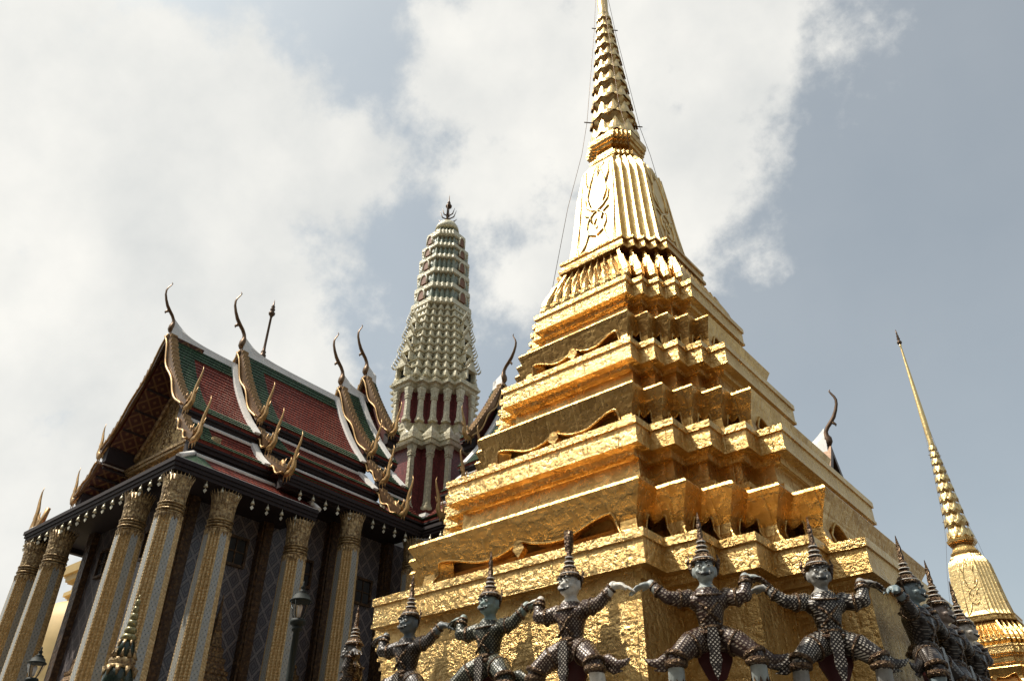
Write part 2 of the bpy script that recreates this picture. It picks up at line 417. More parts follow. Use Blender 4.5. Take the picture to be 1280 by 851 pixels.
def petal_row(mb, wz, s, n, z0, z1, nlong, bulge, hw_max=None, tipout=0.0, rows=7, cols=7, sharp=1.5):
    """a row of pointed petals round a redented outline; wz(z) gives the half width at height z"""
    for r in range(4):
        cents = []
        L = 2 * (wz((z0 + z1) / 2) - n * s); sp = L / nlong
        for k in range(n + 1):                       # petals folded over each outer corner
            left = ((r, k - 1, 1.0, s, 2 * s, -1) if k > 0 else ((r - 1) % 4, n, 1.0, sp / 2, L, -1))
            right = ((r, k, 0.0, s, 2 * s, 1) if k < n else (r, n, 0.0, sp / 2, L, 1))
            cents.append((left, right))
        for j in range(1, nlong):
            cents.append(((r, n, j / nlong, sp / 2, L, -1), (r, n, j / nlong, sp / 2, L, 1)))
        for left, right in cents:
            grid = []
            for a in range(rows):
                h = a / (rows - 1); z = z0 + (z1 - z0) * h; w = wz(z)
                wd = (1 - h ** sharp) * (1 + .15 * math.sin(h * PI)); row = []
                for b in range(cols):
                    t = -1 + 2 * b / (cols - 1); sd_ = left if t < 0 else right
                    rr, bay, q0, half, LL, sg = sd_
                    q = q0 + sg * abs(t) * half * wd / LL
                    x, y = bay_point(rr, bay, min(max(q, 0), 1), w, s, n)
                    ox, oy = outset(rr, bay, q, n)
                    if abs(t) < .01 and 0 < (right[2] if right[1] == n else 0) < 1: pass
                    d = bulge * (1 - t * t * .85) * (math.sin(min(1, h * 1.15 + .12) * PI * .8) + .15) + tipout * h * h
                    if abs(t) < .01 and (right[1] != left[1]):
                        o1 = outset(left[0], left[1], 1.0, n); o2 = outset(right[0], right[1], 0.0, n)
                        ox, oy = o1[0] + o2[0], o1[1] + o2[1]
                    row.append((x + ox * d, y + oy * d, z))
                grid.append(row)
            mb.loft(grid, close=False)

# ------------------------------------------------------------------ the gilded chedi
CH = (-6.746, 11.798)
chedi = thing('golden_chedi', 'large gilded stepped stupa with guardian figures around its base, nearest the viewer', 'stupa', (*CH, 0), 0, 'golden chedis')
def part(mb, name, mat, parent=None): return mb.build(name, mat, parent)

m = MB(); redent(m, [(0, 5.6), (.5, 5.6), (.52, 5.4), (1.2, 5.2), (1.25, 5.35), (1.6, 5.35), (1.62, 5.0), (2.7, 4.85), (2.72, 5.0), (3.01, 5.0), (3.015, 4.2)], n=2, s=.94)
part(m, 'platform', simple('grey_stone', (.17, .155, .13), .5), chedi)
m = MB(); redent(m, [(3.06, 4.05), (3.2, 4.05), (3.22, 3.98), (4.3, 3.96), (4.56, 3.97)], n=2, s=.94); part(m, 'base_wall', G_ROUGH, chedi)
KS = .1132
def tier_parts(wc, zc0, zc1, bot, under):
    """a main cornice: undercut moulding, tall fascia and a thin top fillet"""
    mm = MB(); h = zc1 - zc0
    redent(mm, under + [(zc0, wc + .015), (zc0 + .12 * h, wc + .015), (zc0 + .125 * h, wc), (zc0 + .74 * h, wc), (zc0 + .745 * h, wc + .025), (zc1, wc + .025), (zc1 + .004, wc * .78)], s=KS * wc)
    return part(mm, 'cornice', G_ROUGH, chedi)
tier_parts(4.08, 4.64, 5.05, None, [(4.40, 3.70), (4.41, 3.86), (4.52, 3.87), (4.525, 3.96), (4.635, 3.97)])
tier_parts(3.21, 6.64, 7.03, None, [(6.48, 2.9), (6.53, 2.99), (6.535, 3.07), (6.635, 3.08)])
tier_parts(2.41, 8.58, 8.97, None, [(8.45, 2.1), (8.49, 2.21), (8.495, 2.28), (8.575, 2.29)])
tier_parts(1.85, 10.36, 10.74, None, [(10.22, 1.6), (10.26, 1.68), (10.265, 1.74), (10.355, 1.75)])

def singha(wt, waist, wf, zb, zt, wn, zn):
    """a lion-legged throne tier: scalloped apron with legs at each outer corner, a recess behind it, a necking above"""
    n = 4; s = KS * wt; H = zt - zb
    mm = MB()
    redent(mm, [(zb - .03, waist - .10), (zb + .40 * H, waist - .10), (zb + .41 * H, waist - .16), (zb + .5 * H, waist - .16), (zb + .51 * H, waist - .26), (zt - .03, waist - .28)], s=s)
    part(mm, 'recess_wall', G_BOUNCE, chedi)
    def off(z):
        u = (z - zb) / H
        return waist + (wt - waist) * max(0, (u - .42) / .58) ** 1.3 if u > .42 else waist + (wf - waist) * ((.42 - u) / .42) ** 1.4
    def e_arch(p, hi, lo, mid, sh):
        p = min(p, 1 - p)
        if p < sh: return hi * math.sqrt(max(0, 1 - (1 - p / sh) ** 2))
        u = (p - sh) / (.5 - sh)
        if u < .55: return hi + (lo - hi) * (.5 - .5 * math.cos(PI * u / .55))
        return lo + (mid - lo) * ((u - .55) / .45) ** 2.2
    mm = MB(); lip = MB()
    for r in range(4):
        for bay in range(n + 1):
            long = bay == n
            L = 2 * (wt - n * s) if long else 2 * s
            lg = (.065 * L if long else .25 * L)
            qs = [0, lg * .5 / L, lg * .92 / L]
            N = 46 if long else 18
            sh = .05 if long else .16
            ql = lg / L
            ps = sorted(set([round(i / N, 4) for i in range(N + 1)] + [sh * f for f in (.03, .1, .25, .5, .75)] + [1 - sh * f for f in (.03, .1, .25, .5, .75)] + ([.5])))
            samples = [(q, 0.0) for q in qs] + [(ql + (1 - 2 * ql) * p, (e_arch(p, .61, .43, .59, sh) if long else e_arch(p, .58, .53, .50, sh))) for p in ps] + [(1 - q, 0.0) for q in reversed(qs)]
            rings = []; lp = []
            for q, e in samples:
                ze = zb + .02 + e * H; col = []
                for f in (0, .16, .34, .52, .70, .86, 1.0):
                    z = zt + (ze - zt) * f; x, y = bay_point(r, bay, q, off(z), s, n); col.append((x, y, z))
                x, y = bay_point(r, bay, q, off(ze) - .16, s, n); col.append((x, y, ze + .012))
                rings.append(col)
                x, y = bay_point(r, bay, q, off(ze) + .012, s, n)
                if 0 < e: lp.append((x, y, ze + .015))
            # a little width to the leg: sample columns run along the outline
            mm.loft(rings, close=False)
            lip.tube(lp, .019 if long else .017, 6)
            if long:                                   # the pendant under the middle of the apron
                x, y = bay_point(r, bay, .5, off(zb + .4 * H) + .0, s, n); ox, oy = outset(r, bay, .5, n); tx, ty = -oy, ox
                zc = zb + .58 * H
                fn = lambda a, b, d: (x + tx * a + ox * (d + .03), y + ty * a + oy * (d + .03), zc + b)
                mm.prism([(-.06, .02), (-.10, -.08), (0, -.20), (.10, -.08), (.06, .02), (0, .05)], fn, .10)
    redent(mm, [(zt - .004, wt - .002), (zt + .05, wt - .03), (zt + .052, wn - .1)], s=s, cap0=False, cap1=False)
    part(mm, 'scalloped_apron', G1, chedi)
    part(lip, 'apron_lip', G1, chedi)
    mm = MB(); k = wn / wt
    redent(mm, [(zt + .03, wn + .10), (zt + .14, wn + .10), (zt + .17, wn + .06), (zn - .10, wn + .12), (zn - .03, wn + .13), (zn, wn + .04), (zn + .05, wn), (zn + .34, wn - .01)], s=KS * wn)
    part(mm, 'necking', G1, chedi)
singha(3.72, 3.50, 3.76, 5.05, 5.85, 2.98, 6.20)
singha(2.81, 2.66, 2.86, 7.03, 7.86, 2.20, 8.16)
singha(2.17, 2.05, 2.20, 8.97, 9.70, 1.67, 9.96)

# lotus band
def wband(z):
    pts = [(10.74, 1.58), (10.95, 1.64), (11.2, 1.58), (11.5, 1.47), (11.8, 1.36), (11.95, 1.31)]
    for (z0, a), (z1, b) in zip(pts, pts[1:]):
        if z <= z1: return a + (b - a) * (z - z0) / (z1 - z0)
    return pts[-1][1]
m = MB(); redent(m, [(z, wband(z) - .05) for z in (10.74, 10.95, 11.2, 11.5, 11.8, 11.94)], s=.176); part(m, 'lotus_band', G_DARK, chedi)
m = MB(); petal_row(m, lambda z: wband(z), .176, 4, 10.78, 11.55, 8, .07, tipout=.03)
petal_row(m, lambda z: wband(z) - .03, .176, 4, 11.2, 11.92, 8, .06, tipout=.02)
petal_row(m, lambda z: wband(z) + .01, .176, 4, 11.1, 10.74, 8, .06, tipout=.02); part(m, 'lotus_petals', G1, chedi)
m = MB(); redent(m, [(11.90, 1.30), (11.92, 1.385), (11.98, 1.39), (11.985, 1.355), (12.15, 1.35), (12.155, 1.375), (12.21, 1.375), (12.214, 1.1)], s=.155); part(m, 'bell_seat', G1, chedi)
bell_prof = [(12.2, 1.22), (12.3, 1.19), (12.45, 1.145), (12.9, 1.085), (13.5, 1.015), (14.1, .955), (14.6, .91), (14.85, .88), (15.02, .83), (15.16, .76), (15.28, .68), (15.36, .60), (15.40, .56)]
m = MB()
m.loft([plan(w, .128 * w ** .5 * .98 if w > .7 else .125 * w, 4, z) for z, w in bell_prof], cap0=True, cap1=True)
part(m, 'bell', G_SPIRE, chedi)
# raised ornament on the four bell faces
m = MB()
def bw(z):
    for (z0, a), (z1, b) in zip(bell_prof, bell_prof[1:]):
        if z <= z1: return a + (b - a) * (z - z0) / (z1 - z0)
    return .6
for r in range(4):
    def bp(x, z, o=.012):
        p = rot4((x, -(bw(z) + o)), r); return (*p, z)
    def scroll(pts, rad=.022): m.tube([bp(x, z) for x, z in pts], rad, 6)
    for sg in (-1, 1):
        scroll([(sg * .02, 12.75), (sg * .16, 12.85), (sg * .24, 13.05), (sg * .22, 13.28), (sg * .10, 13.45), (sg * .02, 13.5)])
        scroll([(sg * .02, 13.5), (sg * .15, 13.6), (sg * .27, 13.75), (sg * .30, 14.0)])
        scroll([(sg * .30, 13.5), (sg * .17, 13.42), (sg * .12, 13.2)])
        scroll([(sg * .18, 12.9), (sg * .26, 12.6), (sg * .40, 12.35), (sg * .46, 12.30)])
        scroll([(sg * .05, 14.95), (sg * .17, 14.5), (sg * .25, 14.05), (sg * .16, 13.72)])
        scroll([(sg * .30, 14.95), (sg * .30, 14.6), (sg * .22, 14.3)])
        scroll([(sg * .46, 12.35), (sg * .44, 13.2), (sg * .41, 14.2), (sg * .37, 14.9)], .014)
    scroll([(-.03, 15.0), (0, 14.7), (.03, 15.0)], .03)
    scroll([(-.16, 15.0), (0, 14.62), (.16, 15.0)], .018)
    scroll([(-.06, 13.1), (0, 12.95), (.06, 13.1), (0, 13.3), (-.06, 13.1)], .018)
part(m, 'bell_ornament', G_SPIRE, chedi)
m = MB(); redent(m, [(15.38, .57), (15.40, .62), (15.50, .63), (15.51, .56), (15.60, .55), (15.61, .52), (15.74, .50), (15.75, .46), (15.86, .46), (15.87, .52), (15.94, .54), (15.95, .58), (16.0, .60), (16.01, .62), (16.16, .63), (16.165, .4)], s=.072); part(m, 'throne_collar', G1, chedi)
# spire of lotus tiers
z = 16.10; rr_ = .50; NT = 10
hs_ = [.78 * (.93 ** i) for i in range(NT)]; kz = (21.5 - 16.10) / sum(hs_)
for i in range(NT):
    h = hs_[i] * kz; z1 = z + h; r0 = .60 * (1 - (z - 16.1) / 5.4) + .17 * ((z - 16.1) / 5.4); r1 = .60 * (1 - (z1 - 16.1) / 5.4) + .17 * ((z1 - 16.1) / 5.4)
    m = MB()
    m.lathe([(r1 * .64, z), (r1 * .66, z + .12 * h), (r0 * .92, z + .24 * h), (r0 * .95, z + .36 * h), (r0 * .9, z + .6 * h), (r1 * .82, z + .85 * h), (r1 * .62, z1 + .01)], 32)
    o = m.build('lotus_tier', G_SPIRE, chedi)
    m = MB(); npet = 10 if i < 6 else 8
    for k in range(npet):
        for (za, zb_, ra, rb, ph) in ((z + .40 * h, z + .10 * h, r0 * .95, r0 * 1.04, 0), (z + .30 * h, z + .98 * h, r0 * .97, r1 * .92, .5)):
            th0 = 2 * PI * (k + ph) / npet; grid = []
            for a in range(6):
                u = a / 5; rowz = za + (zb_ - za) * u; rb_ = ra + (rb - ra) * u; wd = (1 - u ** 1.7) * (PI / npet) * 1.0
                grid.append([((rb_ + .07 * r0 * (1 - t * t) * math.sin(PI * min(1, u + .2)) + .05 * r0 * u * u) * math.cos(th0 + t * wd), (rb_ + .07 * r0 * (1 - t * t) * math.sin(PI * min(1, u + .2)) + .05 * r0 * u * u) * math.sin(th0 + t * wd), rowz) for t in (-1, -.5, 0, .5, 1)])
            m.loft(grid, close=False)
    m.build('petals', G_SPIRE, o)
    z = z1
m = MB(); m.lathe([(.135, 21.4), (.15, 21.55), (.135, 21.7), (.145, 22.0), (.15, 23.0), (.115, 24.6), (.085, 26.2), (.055, 27.6), (.05, 27.9), (.075, 27.95), (.075, 28.0), (.04, 28.03)], 16); part(m, 'needle', G_SPIRE, chedi)
m = MB(); m.lathe([(.03, 28.0), (.13, 28.12), (.14, 28.2), (.05, 28.35), (.10, 28.42), (.05, 28.55), (.075, 28.6), (.035, 28.75), (.05, 28.8), (.012, 29.1)], 12); part(m, 'finial', BRONZE, chedi)
for a in range(4):
    m = MB(); sx, sy = [(-1, -1), (1, -1), (1, 1), (-1, 1)][a]
    m.tube([(sx * .11, sy * .11, 22.6), (sx * .20, sy * .20, 20.9), (sx * .46, sy * .46, 17.1), (sx * .62, sy * .52, 16.05)] + ([(sx * .98, sy * .68, 14.4), (sx * 1.33, sy * .85, 12.22)] if a == 0 else [(sx * .70, sy * .62, 15.1)]), .006, 5)
    for zq, rq in ((20.9, .20), (17.1, .46)): m.tube([(sx * rq * .7, sy * rq * .7, zq), (sx * (rq + .05), sy * (rq + .05), zq)], .015, 5)
    part(m, 'guy_wire', BRONZE, chedi)
twin = copy_tree(chedi); twin.location = (-7.8, 44.6, .25)
tag(twin, 'distant gilded stupa with a long thin needle spire, at the right edge', 'stupa', 'golden chedis')

# ------------------------------------------------------------------ guardians holding up the chedi
def guardian_body(mir):
    """one continuous body: overlapping tapered forms fused by a voxel remesh"""
    b = MB(); sx = -1 if mir else 1
    def limb(pts, rad, n=10):
        P = [(p[0] * sx, p[1], p[2]) for p in pts]
        b.tube(P, rad, n)
        for p, r in zip(P, rad): b.ell(p, (r * .98,) * 3, 10, 6)
    # torso facing -Y
    limb([(0, 0, .80), (0, -.01, .92), (0, -.02, 1.06), (0, -.01, 1.18)], [.135, .125, .155, .165], 14)
    b.ell((0, -.01, 1.15), (.225, .13, .13)); b.ell((.09 * sx, -.09, 1.14), (.10, .06, .08)); b.ell((-.09 * sx, -.09, 1.14), (.10, .06, .08)); b.ell((0, 0, .78), (.19, .14, .10))
    limb([(0, 0, 1.22), (0, -.015, 1.38)], [.075, .07])
    b.ell((0, -.03, 1.475), (.108, .125, .145)); b.ell((0, -.075, 1.405), (.088, .085, .06)); b.ell((0, -.145, 1.455), (.032, .05, .035)); b.ell((0, -.135, 1.41), (.07, .045, .025)); b.ell((0, -.13, 1.375), (.05, .04, .025))
    for q in (-1, 1):
        b.ell((q * .05, -.135, 1.525), (.045, .025, .018)); b.ell((q * .115, 0, 1.47), (.02, .035, .06)); b.ell((q * .07, -.11, 1.445), (.035, .035, .03))
    # stretched arm and folded arm
    limb([(-.20, -.01, 1.20), (-.31, -.05, 1.185), (-.42, -.07, 1.20), (-.52, -.05, 1.29), (-.58, -.02, 1.37)], [.095, .086, .074, .062, .05])
    limb([(.20, -.01, 1.20), (.30, -.08, 1.16), (.38, -.12, 1.17), (.40, -.09, 1.29), (.41, -.04, 1.385)], [.095, .088, .076, .064, .05])
    for side, wr, dr in ((-1, Vector((-.58, -.02, 1.37)), Vector((-.82, .0, -.32))), (1, Vector((.41, -.04, 1.385)), Vector((.85, .05, -.30)))):
        dr.normalize(); pal = wr + dr * .085 + Vector((0, 0, .015)); lat = Vector((0, 1, 0))
        limb([tuple(wr), tuple(pal)], [.036, .040]); b.ell((pal.x * sx, pal.y, pal.z), (.066, .066, .034))
        for k, ln in enumerate((.135, .16, .15, .115)):
            st = pal + lat * (.052 - .035 * k) + dr * .02; mid = st + dr * ln * .55 + lat * (.012 - .008 * k) + Vector((0, 0, .006)); en = st + dr * ln + lat * (.02 - .013 * k) + Vector((0, 0, -.022))
            limb([tuple(st), tuple(mid), tuple(en)], [.018, .0165, .0135], 6)
        t0 = wr + dr * .03 + lat * .03; limb([tuple(t0), tuple(t0 + lat * .05 + dr * .03), tuple(t0 + lat * .065 + dr * .075)], [.02, .018, .014], 6)
    # wide squat
    for q in (-1, 1):
        limb([(q * .10, -.02, .77), (q * .24, -.10, .70), (q * .38, -.17, .57), (q * .40, -.18, .50)], [.135, .125, .10, .085])
        limb([(q * .40, -.18, .52), (q * .405, -.14, .36), (q * .40, -.10, .20), (q * .40, -.09, .07)], [.082, .085, .062, .052])
        limb([(q * .40, -.08, .05), (q * .44, -.17, .035), (q * .47, -.26, .03)], [.055, .05, .035])
    o = b.build('guardian_raw', SKIN); mo = o.modifiers.new('r', 'REMESH'); mo.mode = 'VOXEL'; mo.voxel_size = .0105; mo.use_smooth_shade = True
    sm = o.modifiers.new('s', 'SMOOTH'); sm.factor = .5; sm.iterations = 3
    dg = bpy.context.evaluated_depsgraph_get(); me = bpy.data.meshes.new_from_object(o.evaluated_get(dg))
    bpy.data.objects.remove(o); me.name = 'guardian_body'
    me.materials.clear(); me.materials.append(SKIN); me.materials.append(COST[0])
    for p in me.polygons:
        c = p.center; x = c.x * sx
        skin = c.z > 1.275 and abs(c.x) < .2 or c.z < .46 or (x < -.555) or (x > .36 and c.z > 1.36)
        p.material_index = 0 if skin else 1; p.use_smooth = True
    return me
BODY = {False: guardian_body(False), True: guardian_body(True)}
def ring_torus(mb, c, axis, R_, r_, n=16, squash=1.0, k=6):
    A = Vector(axis).normalized(); u = A.orthogonal().normalized(); v = A.cross(u)
    rings = []
    for i in range(n):
        th = 2 * PI * i / n; d = u * math.cos(th) + v * math.sin(th)
        rings.append([tuple(Vector(c) + d * (R_ + r_ * math.cos(2 * PI * j / k)) + A * (r_ * squash * math.sin(2 * PI * j / k))) for j in range(k)])
    rings.append(rings[0]); mb.loft(rings, close=True, smooth=True)
def flame(mb, pts, rad, flat=.35, ref=None): mb.tube(pts, rad, 8, True, flat, ref)

def make_guardian(mir, cos, tall=True):
    sx = -1 if mir else 1
    t = thing('guardian_statue', '', 'statue')
    b = bpy.data.objects.new('body', BODY[mir]); COL.objects.link(b); b.parent = t
    cm = COST[cos]
    b.material_slots[1].link = 'OBJECT'; b.material_slots[1].material = cm
    m = MB(); m.lathe([(.112, 1.555), (.138, 1.562), (.140, 1.58), (.112, 1.59), (.110, 1.63), (.080, 1.66), (.056, 1.675), (.068, 1.69), (.066, 1.705), (.044, 1.72), (.056, 1.74), (.052, 1.765), (.034, 1.78), (.044, 1.80), (.04, 1.83), (.026, 1.845)] + ([(.034, 1.88), (.024, 1.95), (.028, 2.0), (.016, 2.06), (.004, 2.15)] if tall else [(.05, 1.90), (.055, 2.05), (.052, 2.12), (.02, 2.13)]), 18, (0, -.02))
    cr = m.build('crown', TRIM, t)
    for zq, rq in ((1.60, .113), (1.69, .069), (1.745, .057), (1.80, .045)):
        m = MB(); ring_torus(m, (0, -.02, zq), (0, 0, 1), rq, .008, 18, .8); m.build('crown_ring', TOOTH, t)
    for q in (-1, 1):
        m = MB(); flame(m, [(q * .125, 0, 1.44), (q * .145, .01, 1.54), (q * .165, .01, 1.60), (q * .15, .0, 1.66)], [.02, .028, .018, .005]); m.build('ear_ornament', TRIM, t)
    for q in (-1, 1):
        m = MB(); m.ell((q * .048, -.147, 1.495), (.026, .016, .017), 10, 6); e = m.build('eye', TOOTH, t)
        m = MB(); m.ell((q * .048, -.162, 1.493), (.011, .006, .011), 8, 5); m.build('pupil', BLACK, e)
        m = MB(); m.tube([(q * .012, -.158, 1.523), (q * .05, -.165, 1.54), (q * .095, -.14, 1.53)], .009, 5); m.build('eyebrow', BLACK, t)
    m = MB(); m.tube([(-.07, -.145, 1.418), (-.035, -.172, 1.402), (0, -.178, 1.398), (.035, -.172, 1.402), (.07, -.145, 1.418)], [.008, .017, .02, .017, .008], 6); m.build('mouth', BLACK, t)
    for q in (-1, 1):
        m = MB(); m.tube([(q * .045, -.172, 1.398), (q * .05, -.186, 1.43)], [.010, .003], 6); m.build('fang', TOOTH, t)
    m = MB(); ring_torus(m, (0, 0, 1.245), (0, -.12, 1), .125, .028, 18, .5); ring_torus(m, (0, -.01, 1.215), (0, -.22, 1), .165, .022, 18, .5)
    m.tube([(-.17 * sx, -.08, 1.20), (-.05 * sx, -.165, 1.06), (.10 * sx, -.135, .90)], .016, 6); m.tube([(.17 * sx, -.08, 1.20), (.05 * sx, -.165, 1.06), (-.10 * sx, -.135, .90)], .016, 6); m.build('collar', TRIM, t)
    m = MB(); ring_torus(m, (0, 0, .86), (0, 0, 1), .138, .024, 18, 1.2); ring_torus(m, (0, 0, .80), (0, 0, 1), .178, .022, 18, 1.2); m.build('belt', TRIM, t)
    m = MB()
    for i, (w, dz) in enumerate(((.055, 0), (.07, .1), (.06, .2), (.065, .3), (.035, .42))): pass
    m.prism([(-.045, .84), (-.065, .70), (-.05, .60), (-.062, .52), (-.03, .40), (0, .33), (.03, .40), (.062, .52), (.05, .60), (.065, .70), (.045, .84)], lambda a, bb, d: (a, -.185 - .03 * (.84 - bb) + d, bb), .03)
    m.build('front_sash', COST[1], t)
    m = MB(); m.prism([(-.2, .76), (-.17, .55), (-.09, .38), (0, .34), (.09, .38), (.17, .55), (.2, .76)], lambda a, bb, d: (a, .02 + d, bb), .04); m.build('rear_cloth', REDCLOTH, t)
    for q in (-1, 1):
        m = MB(); flame(m, [(q * .36, -.05, .60), (q * .47, -.03, .60), (q * .57, -.02, .545), (q * .66, -.01, .56), (q * .72, 0, .60)], [.06, .075, .055, .035, .006], .4, (0, 0, 1)); flame(m, [(q * .44, -.03, .56), (q * .53, -.02, .49), (q * .63, -.01, .48)], [.05, .035, .005], .4, (0, 0, 1)); m.build('flared_hem', cm, t)
        m = MB(); ring_torus(m, (q * .38, -.172, .575), (q * .35, -.2, -1), .105, .02, 16, 1.3); ring_torus(m, (q * .395, -.178, .50), (0, 0, 1), .098, .022, 16, 1.6); ring_torus(m, (q * .22, -.09, .70), (q * .8, -.4, -.5), .13, .012, 16, 1.3); m.build('knee_band', TRIM, t)
        m = MB(); ring_torus(m, (q * .403, -.118, .265), (0, .15, 1), .078, .018, 14, 1.6)
        for k in range(8):
            th = 2 * PI * k / 8; cx, cy = q * .403 + .080 * math.cos(th), -.122 + .080 * math.sin(th)
            m.tube([(cx, cy, .28), (cx + .006 * math.cos(th), cy - .012 + .006 * math.sin(th), .36)], [.024, .002], 5)
        m.build('anklet', TRIM, t)
    for c, ax, r_ in (((-.30 * sx, -.04, 1.188), (1, .3, 0), .082), ((-.505 * sx, -.055, 1.272), (.8 * sx, -.2, -.65), .058), ((-.555 * sx, -.03, 1.34), (.8 * sx, -.2, -.65), .048), ((.30 * sx, -.07, 1.165), (1, -.3 * sx, 0), .082), ((.40 * sx, -.09, 1.30), (0, .3, 1), .06), ((.408 * sx, -.055, 1.355), (0, .3, 1), .048)):
        m = MB(); ring_torus(m, c, ax, r_ * 1.12, .013, 14, 1.4); m.build('armband', TRIM, t)
    b.color = (1, 1, 1, 1)
    return t
ZP = 3.02
# (x, y relative to the chedi, facing, mirrored, costume, skin, pointed crown, label)
GUARD = [
    (-1.24, -4.28, 0, True, 3, (.17, .20, .21), True, 'dark blue faced guardian statue with silver sleeves, second from the left under the gilded cornice'),
    (.15, -4.28, 0, True, 2, (.34, .46, .43), True, 'pale green faced guardian statue with dark green torso, left of the white faced one'),
    (1.36, -4.28, 0, True, 0, (.74, .70, .62), False, 'white faced guardian statue with white hands and a blunt cylindrical crown'),
    (2.795, -3.80, R(28), False, 0, (.50, .55, .53), True, 'pale blue faced guardian statue with dark maroon chest, facing front'),
    (3.70, -2.90, R(32), False, 1, (.42, .41, .38), True, 'grey faced guardian statue in silver chequered armour, facing front'),
    (4.28, -1.72, R(90), False, 3, (.28, .36, .38), True, 'teal faced guardian statue in profile, nearest on the shaded right side'),
    (4.28, -.62, R(90), False, 3, (.42, .33, .28), True, 'brownish faced guardian statue in profile, middle one on the shaded right side'),
    (4.28, .45, R(90), False, 3, (.62, .56, .48), True, 'white faced guardian statue in profile, last of the row on the right'),
    (-2.95, -3.75, R(-35), False, 3, (.16, .15, .14), True, 'dark guardian statue turned away to the left, at the far left corner'),
]
for x, y, rz, mir, cos, skin, tall, lab in GUARD:
    t = make_guardian(mir, cos, tall); t.location = (CH[0] + x, CH[1] + y, ZP); t.rotation_euler = (0, 0, rz)
    tag(t, lab, None, 'guardian statues holding up the golden chedi')
    for c in kids(t): c.color = (*[v * (.9 if skin[0] > .6 else .66) for v in skin], 1)

#TEMPLE
# ------------------------------------------------------------------ the temple (cross-shaped, telescoped roofs)
TC = (-29.3, 28.1)
temple = thing('royal_temple', 'ornate Thai temple with red tiled tiered roofs, gilded gables and tall mosaic columns', 'temple', (*TC, 0))
ARM = []                                                  # top parts of one arm; copied for the other arm
def ap(mb, name, mat, parent=None):
    o = mb.build(name, mat, parent or temple)
    if parent is None: ARM.append(o)
    return o
A = lambda d, t, z: (d, -t, z)
def resample(prof, step):
    out = [prof[0]]; 
    for (a, b) in zip(prof, prof[1:]):
        n = max(1, round(math.dist(a, b) / step))
        for i in range(1, n + 1): out.append((a[0] + (b[0] - a[0]) * i / n, a[1] + (b[1] - a[1]) * i / n))
    return out
def smooth_prof(prof, n=12):
    """a smooth curve through the profile points (Catmull-Rom)"""
    P = [prof[0]] + list(prof) + [prof[-1]]; out = []
    for i in range(1, len(P) - 2):
        for k in range(n):
            u = k / n; p0, p1, p2, p3 = P[i - 1], P[i], P[i + 1], P[i + 2]
            out.append(tuple(.5 * (2 * p1[j] + (p2[j] - p0[j]) * u + (2 * p0[j] - 5 * p1[j] + 4 * p2[j] - p3[j]) * u * u + (3 * p1[j] - p0[j] - 3 * p2[j] + p3[j]) * u ** 3) for j in (0, 1)))
    out.append(P[-2]); return out
def tiles(mb, prof, t0, t1, sg, off=0.0, a=0.0, b=1.0):
    """tile courses with a real step at each course, between fractions a and b of the slope"""
    pr = resample(smooth_prof(prof, 8), .05); L = [0]
    for p, q in zip(pr, pr[1:]): L.append(L[-1] + math.dist(p, q))
    tot = L[-1]
    def at(s):
        for i in range(len(L) - 1):
            if s <= L[i + 1] + 1e-9:
                u = (s - L[i]) / max(1e-9, L[i + 1] - L[i]); p, q = pr[i], pr[i + 1]
                dx, dz = q[0] - p[0], q[1] - p[1]; l = math.hypot(dx, dz)
                return p[0] + dx * u, p[1] + dz * u, -dz / l, dx / l
        return (*pr[-1], 0, 1)
    n = max(1, round(tot * (b - a) / .23)); prev = None
    for i in range(n):
        s0 = tot * (a + (b - a) * i / n); s1 = tot * (a + (b - a) * (i + 1) / n)
        d0, z0, nx, nz = at(s0); d1, z1, mx_, mz = at(s1)
        o0, o1 = off + .004, off + .034
        p0 = (d0 + nx * o0, z0 + nz * o0); p1 = (d1 + mx_ * o1, z1 + mz * o1)
        mb.poly([A(sg * p0[0], t0, p0[1]), A(sg * p0[0], t1, p0[1]), A(sg * p1[0], t1, p1[1]), A(sg * p1[0], t0, p1[1])], uv=[(t0, s0), (t1, s0), (t1, s1), (t0, s1)])
        e = (d1 + mx_ * (off - .01), z1 + mz * (off - .01))
        mb.poly([A(sg * p1[0], t0, p1[1]), A(sg * p1[0], t1, p1[1]), A(sg * e[0], t1, e[1]), A(sg * e[0], t0, e[1])], uv=[(t0, s1), (t1, s1), (t1, s1 + .02), (t0, s1 + .02)])
def band(mb, pts, t0, t1, sg):
    """a bar along the arm with the given (d, z) section"""
    mb.loft([[A(sg * d, t0, z) for d, z in pts], [A(sg * d, t1, z) for d, z in pts]], cap0=True, cap1=True)

SECT = [   # front t, back t, ridge z, tiers of (d, z)
    dict(t0=15.7, t1=12.3, zr=21.0, tiers=[[(0, 21.0), (1.0, 19.15), (2.1, 17.6), (3.15, 16.45)], [(3.05, 16.0), (3.6, 15.35), (4.3, 14.75)]]),
    dict(t0=12.36, t1=6.5, zr=21.9, tiers=[[(0, 21.9), (.85, 20.25), (1.75, 18.8), (2.75, 17.5)], [(2.62, 17.0), (3.2, 16.45), (3.8, 15.9)], [(3.68, 15.42), (4.5, 14.85), (5.35, 14.35)]]),
    dict(t0=6.6, t1=4.9, zr=22.7, tiers=[[(0, 22.7), (.9, 21.0), (1.9, 19.45), (2.9, 18.15)], [(2.78, 17.65), (3.4, 17.05), (3.95, 16.5)], [(3.83, 16.0), (4.6, 15.2), (5.35, 14.62)]]),
    dict(t0=5.15, t1=4.55, zr=24.0, tiers=[[(0, 24.0), (.9, 22.35), (1.8, 20.9), (2.5, 19.9)]]),
]
